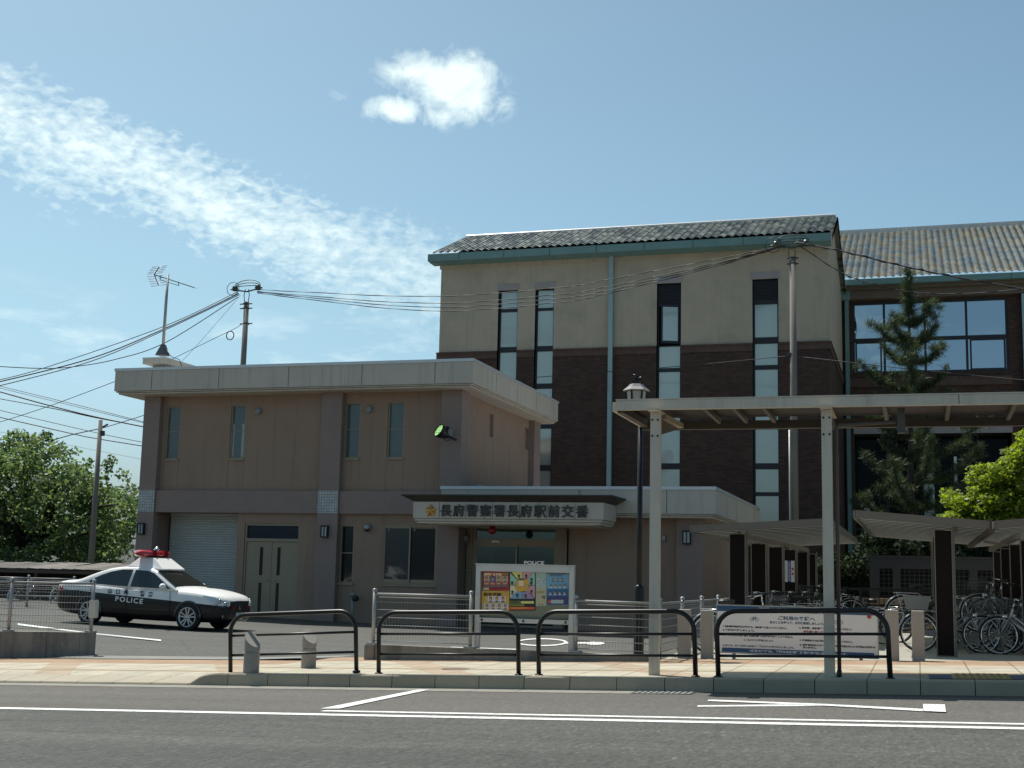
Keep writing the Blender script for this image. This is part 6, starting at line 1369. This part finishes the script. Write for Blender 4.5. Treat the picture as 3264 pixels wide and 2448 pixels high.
def pine(x, y, top, label):
    t = thing('pine_tree', label, 'tree', (x, y, 0)); b = MB(); tr_ = [(x-.15+.05*math.sin(z*.9), y, z) for z in np.linspace(0, top-.4, 14)]; b.tube(tr_, [.17-.15*i/13 for i in range(14)], 8)
    tips = []; z = 2.8; rr = random.Random(11)
    while z < top-1.1:
        f = (top-z)/(top-3.2); nb_ = rr.choice((3, 3, 4, 4)); a0 = rr.random()*6.3
        for k in range(nb_):
            a = a0+k*2*math.pi/nb_+rr.uniform(-.4, .4); L_ = (.5+2.0*f**.75)*rr.uniform(.45, 1.1); p = np.array([x, y, z]); d = np.array([math.cos(a), math.sin(a)*.8, .12]); pts = [p]
            for s in range(1, 6): u = s/5; pts.append(p+np.array([d[0]*L_*u, d[1]*L_*u, L_*(.10*u+.42*u**3.0)]))
            b.tube(pts, [.045, .038, .03, .024, .018, .01], 5)
            for s in np.linspace(.16, 1.06, int(4+L_*5)):
                i = min(4, int(s*5)); q_ = pts[i]+(pts[i+1]-pts[i])*(s*5-i); tips.append((q_, .13+.12*rr.random()))
                if s > .5 and rr.random() < .4:
                    o_ = np.array([rr.uniform(-.42, .42), rr.uniform(-.4, .4), rr.uniform(0, .3)]); tips.append((q_+o_, .14+.1*rr.random())); b.tube([q_, q_+o_], [.012, .006], 4)
        z += rr.uniform(.62, .95)
    for zz in np.linspace(top-1.5, top, 13): tips.append((np.array([x-.15+rr.uniform(-.1, .1), y, zz]), .24*(top+.45-zz)**.6))
    b.build('trunk', BARK, t)
    rng = np.random.default_rng(5); V = []; per = 110
    for c_, r_ in tips:
        d = rng.normal(size=(per, 3)); d[:, 2] += .55; d /= np.linalg.norm(d, axis=1)[:, None]; o_ = rng.normal(size=(per, 3))*.06; L_ = (r_*(.7+.6*rng.random(per)))[:, None]
        s_ = np.cross(d, rng.normal(size=(per, 3))); s_ /= np.linalg.norm(s_, axis=1)[:, None]; s_ *= .0075
        p = c_+o_; V.append(np.stack([p-s_, p+s_, p+d*L_+s_*.4, p+d*L_-s_*.4], 1))
    V = np.concatenate(V).reshape(-1, 3)-np.array([x, y, 0]); n = len(V)//4
    me = bpy.data.meshes.new('needles'); me.from_pydata(V.tolist(), [], np.arange(n*4).reshape(-1, 4).tolist()); me.materials.append(leaf_mat('pine_needle', (.036, .058, .026), .3, (.085, .125, .03), .45)); o = bpy.data.objects.new('needles', me); COL.objects.link(o); o.parent = t
pp = at(2893, 862, 46.); pine(pp[0]+.15, 46., pp[2], 'dark pine tree standing in front of the mirror windows')
# ------------------------------------------------------------------ utility poles and wires
PCON = mat('pole_concrete', (.20, .185, .165), .9, .1, 1., fine=.05)
W1P = lambda x, y, Y: at(x*900/2212, 800+y*900/2212, Y)
A5P = lambda x, y, Y: at(1350+x*950/2212, 650+y*950/2212, Y)
A6P = lambda x, y, Y: at(2200+x*1064/2206, 700+y*1064/2206, Y)
BRKT = mat('dark_pole_fitting', (.05, .055, .05), .5, metal=.3)
def pole(label, top, bot, Y, r0, r1, parts):
    t = thing('utility_pole', label, 'utility pole', (float(bot[0]), Y, 0), group='concrete utility poles'); b = MB(); b.cyl(bot, top, r0, r1, 16); b.build('shaft', PCON, t); parts(t); return t
def none(t):
    b = MB(); a = W1P(805, 1380, 45); b.bar(a, W1P(845, 1358, 45), .05, .06); c_ = W1P(812, 1430, 45); b.box(c_[0]-.06, c_[0]+.06, 44.85, 45, c_[2]-.1, c_[2]+.1); b.build('wire_clamp', BRKT, t)
pole('tapering concrete pole rising in front of the big tree', W1P(789, 1325, 45), np.array([-31.33, 45, -.5]), 45, .145, .082, none)
def head(t, x, y, z, s=1.):
    b = MB()
    for dx in (-.12, .12): b.tube([(x+dx*.5, y, z-.75), (x+dx, y, z-.25), (x+dx*.6, y, z)], .018, 5)
    b.tube([(x-.75, y, z+.02), (x, y, z-.1), (x+.7, y, z+.04)], .03, 6); b.build('cross_arm', BRKT, t)
    b = MB()
    for dx in (-.55, .5): b.lathe((x+dx, y, z+.05), [(0, -.12), (.1, -.1), (.13, 0), (.1, .1), (0, .12)], 10)
    b.build('insulator', mat('dark_insulator', (.05, .06, .04), .3), t)
    b = MB()
    for dz, ry in ((.18, .55), (.3, .6), (.06, .5)): b.tube([(x+ry*math.cos(a*math.pi/9), y+.12*math.sin(a*math.pi/9), z+.12+dz*math.sin(a*math.pi/9)) for a in range(10)], .018, 5)
    b.tube([(x-.65+.28*math.cos(a*math.pi/7), y, z+.05+.28*math.sin(a*math.pi/7)) for a in range(14)], .014, 4, closed=True); b.build('jumper_loops', BLKPL, t)
def mid(t):
    c_ = W1P(1935, 300, 47); head(t, c_[0], 47, c_[2])
    b = MB()
    for yy in (415, 450, 570): q_ = W1P(1928, yy, 47); b.lathe((q_[0], 47, q_[2]), [(.13, -.03), (.13, .03)], 14); b.bar((q_[0]-.28, 47, q_[2]), (q_[0]+.28, 47, q_[2]), .04, .04)
    b.build('pole_band', BRKT, t)
tp = W1P(1933, 400, 47); bt = W1P(1905, 890, 47); bt2 = tp+(bt-tp)*2.6
pole('concrete pole with a ring of cables behind the police station roof', tp, bt2, 47, .135, .105, mid)
def rgt(t):
    c_ = A6P(672, 160, 46); head(t, c_[0], 46, c_[2]-.05)
    b = MB()
    for yy in (255, 292): q_ = A6P(678, yy, 46); b.lathe((q_[0], 46, q_[2]), [(.14, -.03), (.14, .03)], 14); b.bar((q_[0]-.2, 46, q_[2]), (q_[0]+.2, 46, q_[2]), .04, .04)
    q_ = A6P(668, 898, 46); b.box(q_[0]-.16, q_[0]+.02, 45.75, 46, q_[2]-.06, q_[2]+.06); b.build('pole_band', BRKT, t)
    b = MB(); a = A6P(656, 1390, 45.8); b.cyl((a[0], 45.8, .2), (a[0], 45.8, a[2]), .035, n=8); b.build('conduit', GALV, t)
tp = A6P(677, 250, 46); bt = A6P(688, 1640, 46); bt2 = tp+(bt-tp)*1.5
pole('tall concrete pole standing before the brick building', tp, bt2, 46, .145, .105, rgt)
CAB = mat('black_cable', (.025, .025, .027), .6)
WG = 'overhead cables'
def wire(label, pts, r=.016, tw=False, name='overhead_cable'):
    P = catmull(pts, 10); b = MB(); b.tube(P, r, 5)
    if tw: b.tube([P[i]+np.array([0, r*1.5*math.sin(i*1.3), r*1.5*math.cos(i*1.3)]) for i in range(len(P))], r*.7, 4)
    tag(b.build(name, CAB, None), label, 'cable', WG)
w1 = lambda pts, y0, y1: [W1P(x, y, y0+(y1-y0)*i/(len(pts)-1)) for i, (x, y) in enumerate(pts)]
wire('uppermost cable from the ringed pole head down to the left edge', w1([(1860, 320), (1280, 592), (350, 915), (-120, 1035)], 47, 40), .016)
wire('second cable below the ringed pole head on the left, close under the first', w1([(1870, 333), (1290, 608), (700, 845), (-120, 1052)], 47, 40), .024)
wire('third cable of the bundle running from the ringed pole head to the left edge', w1([(1875, 342), (1285, 622), (700, 868), (-120, 1085)], 47, 40), .018)
wire('lone sagging cable passing behind the aerial mast to the left edge', w1([(1865, 360), (1300, 715), (900, 850), (560, 908), (300, 919), (-120, 898)], 47, 42), .018)
wire('thin stay wire from the ringed pole head down behind the parapet', w1([(1885, 345), (1560, 720), (1330, 960)], 47, 47), .007)
wire('cable with a hanging coil between the ringed pole and the parapet', w1([(1897, 570), (1840, 608), (1690, 680), (1300, 870)], 47, 47), .012)
b = MB(); c_ = W1P(1803, 662, 47); b.tube([(c_[0]+.17*math.cos(a*math.pi/9), 47, c_[2]+.18*math.sin(a*math.pi/9)) for a in range(18)], .022, 5, closed=True); tag(b.build('cable_coil', CAB, None), 'ring of spare cable hanging beside the ringed pole', 'cable coil')
for i, (pts, r, l) in enumerate((([(-100, 1035), (600, 1205), (1180, 1352)], .016, 'highest of the cables running down behind the left wall corner'), ([(-100, 1050), (600, 1220), (1180, 1360)], .014, 'cable just under the highest one behind the left wall corner'), ([(-100, 1075), (350, 1200), (750, 1300), (1180, 1388)], .035, 'thick dark cable bundle ending at the left wall corner'), ([(-100, 1140), (420, 1235), (750, 1306), (1180, 1386)], .022, 'cable merging into the thick bundle at the left wall corner'), ([(-100, 1225), (760, 1425), (1180, 1510)], .018, 'single cable above the lowest pair, crossing the tapering pole'), ([(-100, 1280), (560, 1430), (760, 1470), (1180, 1538)], .026, 'lower cable pair crossing the tapering pole'), ([(-100, 1398), (740, 1560), (1180, 1645)], .008, 'faintest thin wire crossing above the big tree'))): wire(l, [W1P(x, y, 56) for x, y in pts], r)
wire('cable rising from the left edge to the parapet corner', w1([(-100, 1370), (160, 1290), (470, 1185), (960, 1000)], 55, 55), .018)
wire('cable from the tapering pole up to the left wall', w1([(800, 1388), (960, 1340), (1180, 1270)], 45, 52), .018)
wire('cable from the tapering pole down into the tree top', w1([(790, 1390), (560, 1440), (380, 1492)], 45, 50), .022)
hp = [(A5P(0, a, 46.8), A5P(970, b_, 46.5), A5P(1380, c_, 46.3), A5P(2212, d, 46.1)) for a, b_, c_, d in ((687, 625, 560, 402), (737, 675, 612, 430), (766, 705, 640, 440), (793, 735, 662, 452))]
for (s_, pts, l) in zip((302, 318, 322, 330), hp, ('topmost cable crossing the cream wall to the right pole head', 'second cable from the top across the cream wall', 'third cable from the top across the cream wall', 'lowest cable across the cream wall to the right pole head')): wire(l, [W1P(2015, s_, 47)]+list(pts)+[A6P(650, 165, 46)], .012, True)
wire('heavy twisted cable from the right pole head across the blue tiled roof', [A6P(700, 150, 46), A6P(1000, 208, 45.5), A6P(1400, 305, 45), A6P(1750, 378, 44.5), A6P(2330, 480, 44)], .026, True)
wire('lighter cable falling from the right pole head under the tiled eaves', [A6P(690, 150, 46), A6P(1000, 350, 45.5), A6P(1250, 435, 45), A6P(1500, 482, 44.8), A6P(1850, 488, 44.5), A6P(2330, 445, 44)], .016, True)
wire('low cable from the clamp on the right pole to behind the station roof', [A6P(660, 900, 46), A6P(0, 963, 48), A5P(1300, 1250, 48.5), A5P(690, 1300, 49), A5P(500, 1330, 49)], .014)
wire('low cable from the clamp on the right pole past the pine', [A6P(690, 903, 46), A6P(1000, 937, 45.5), A6P(1550, 998, 45), A6P(2330, 1072, 44)], .014)
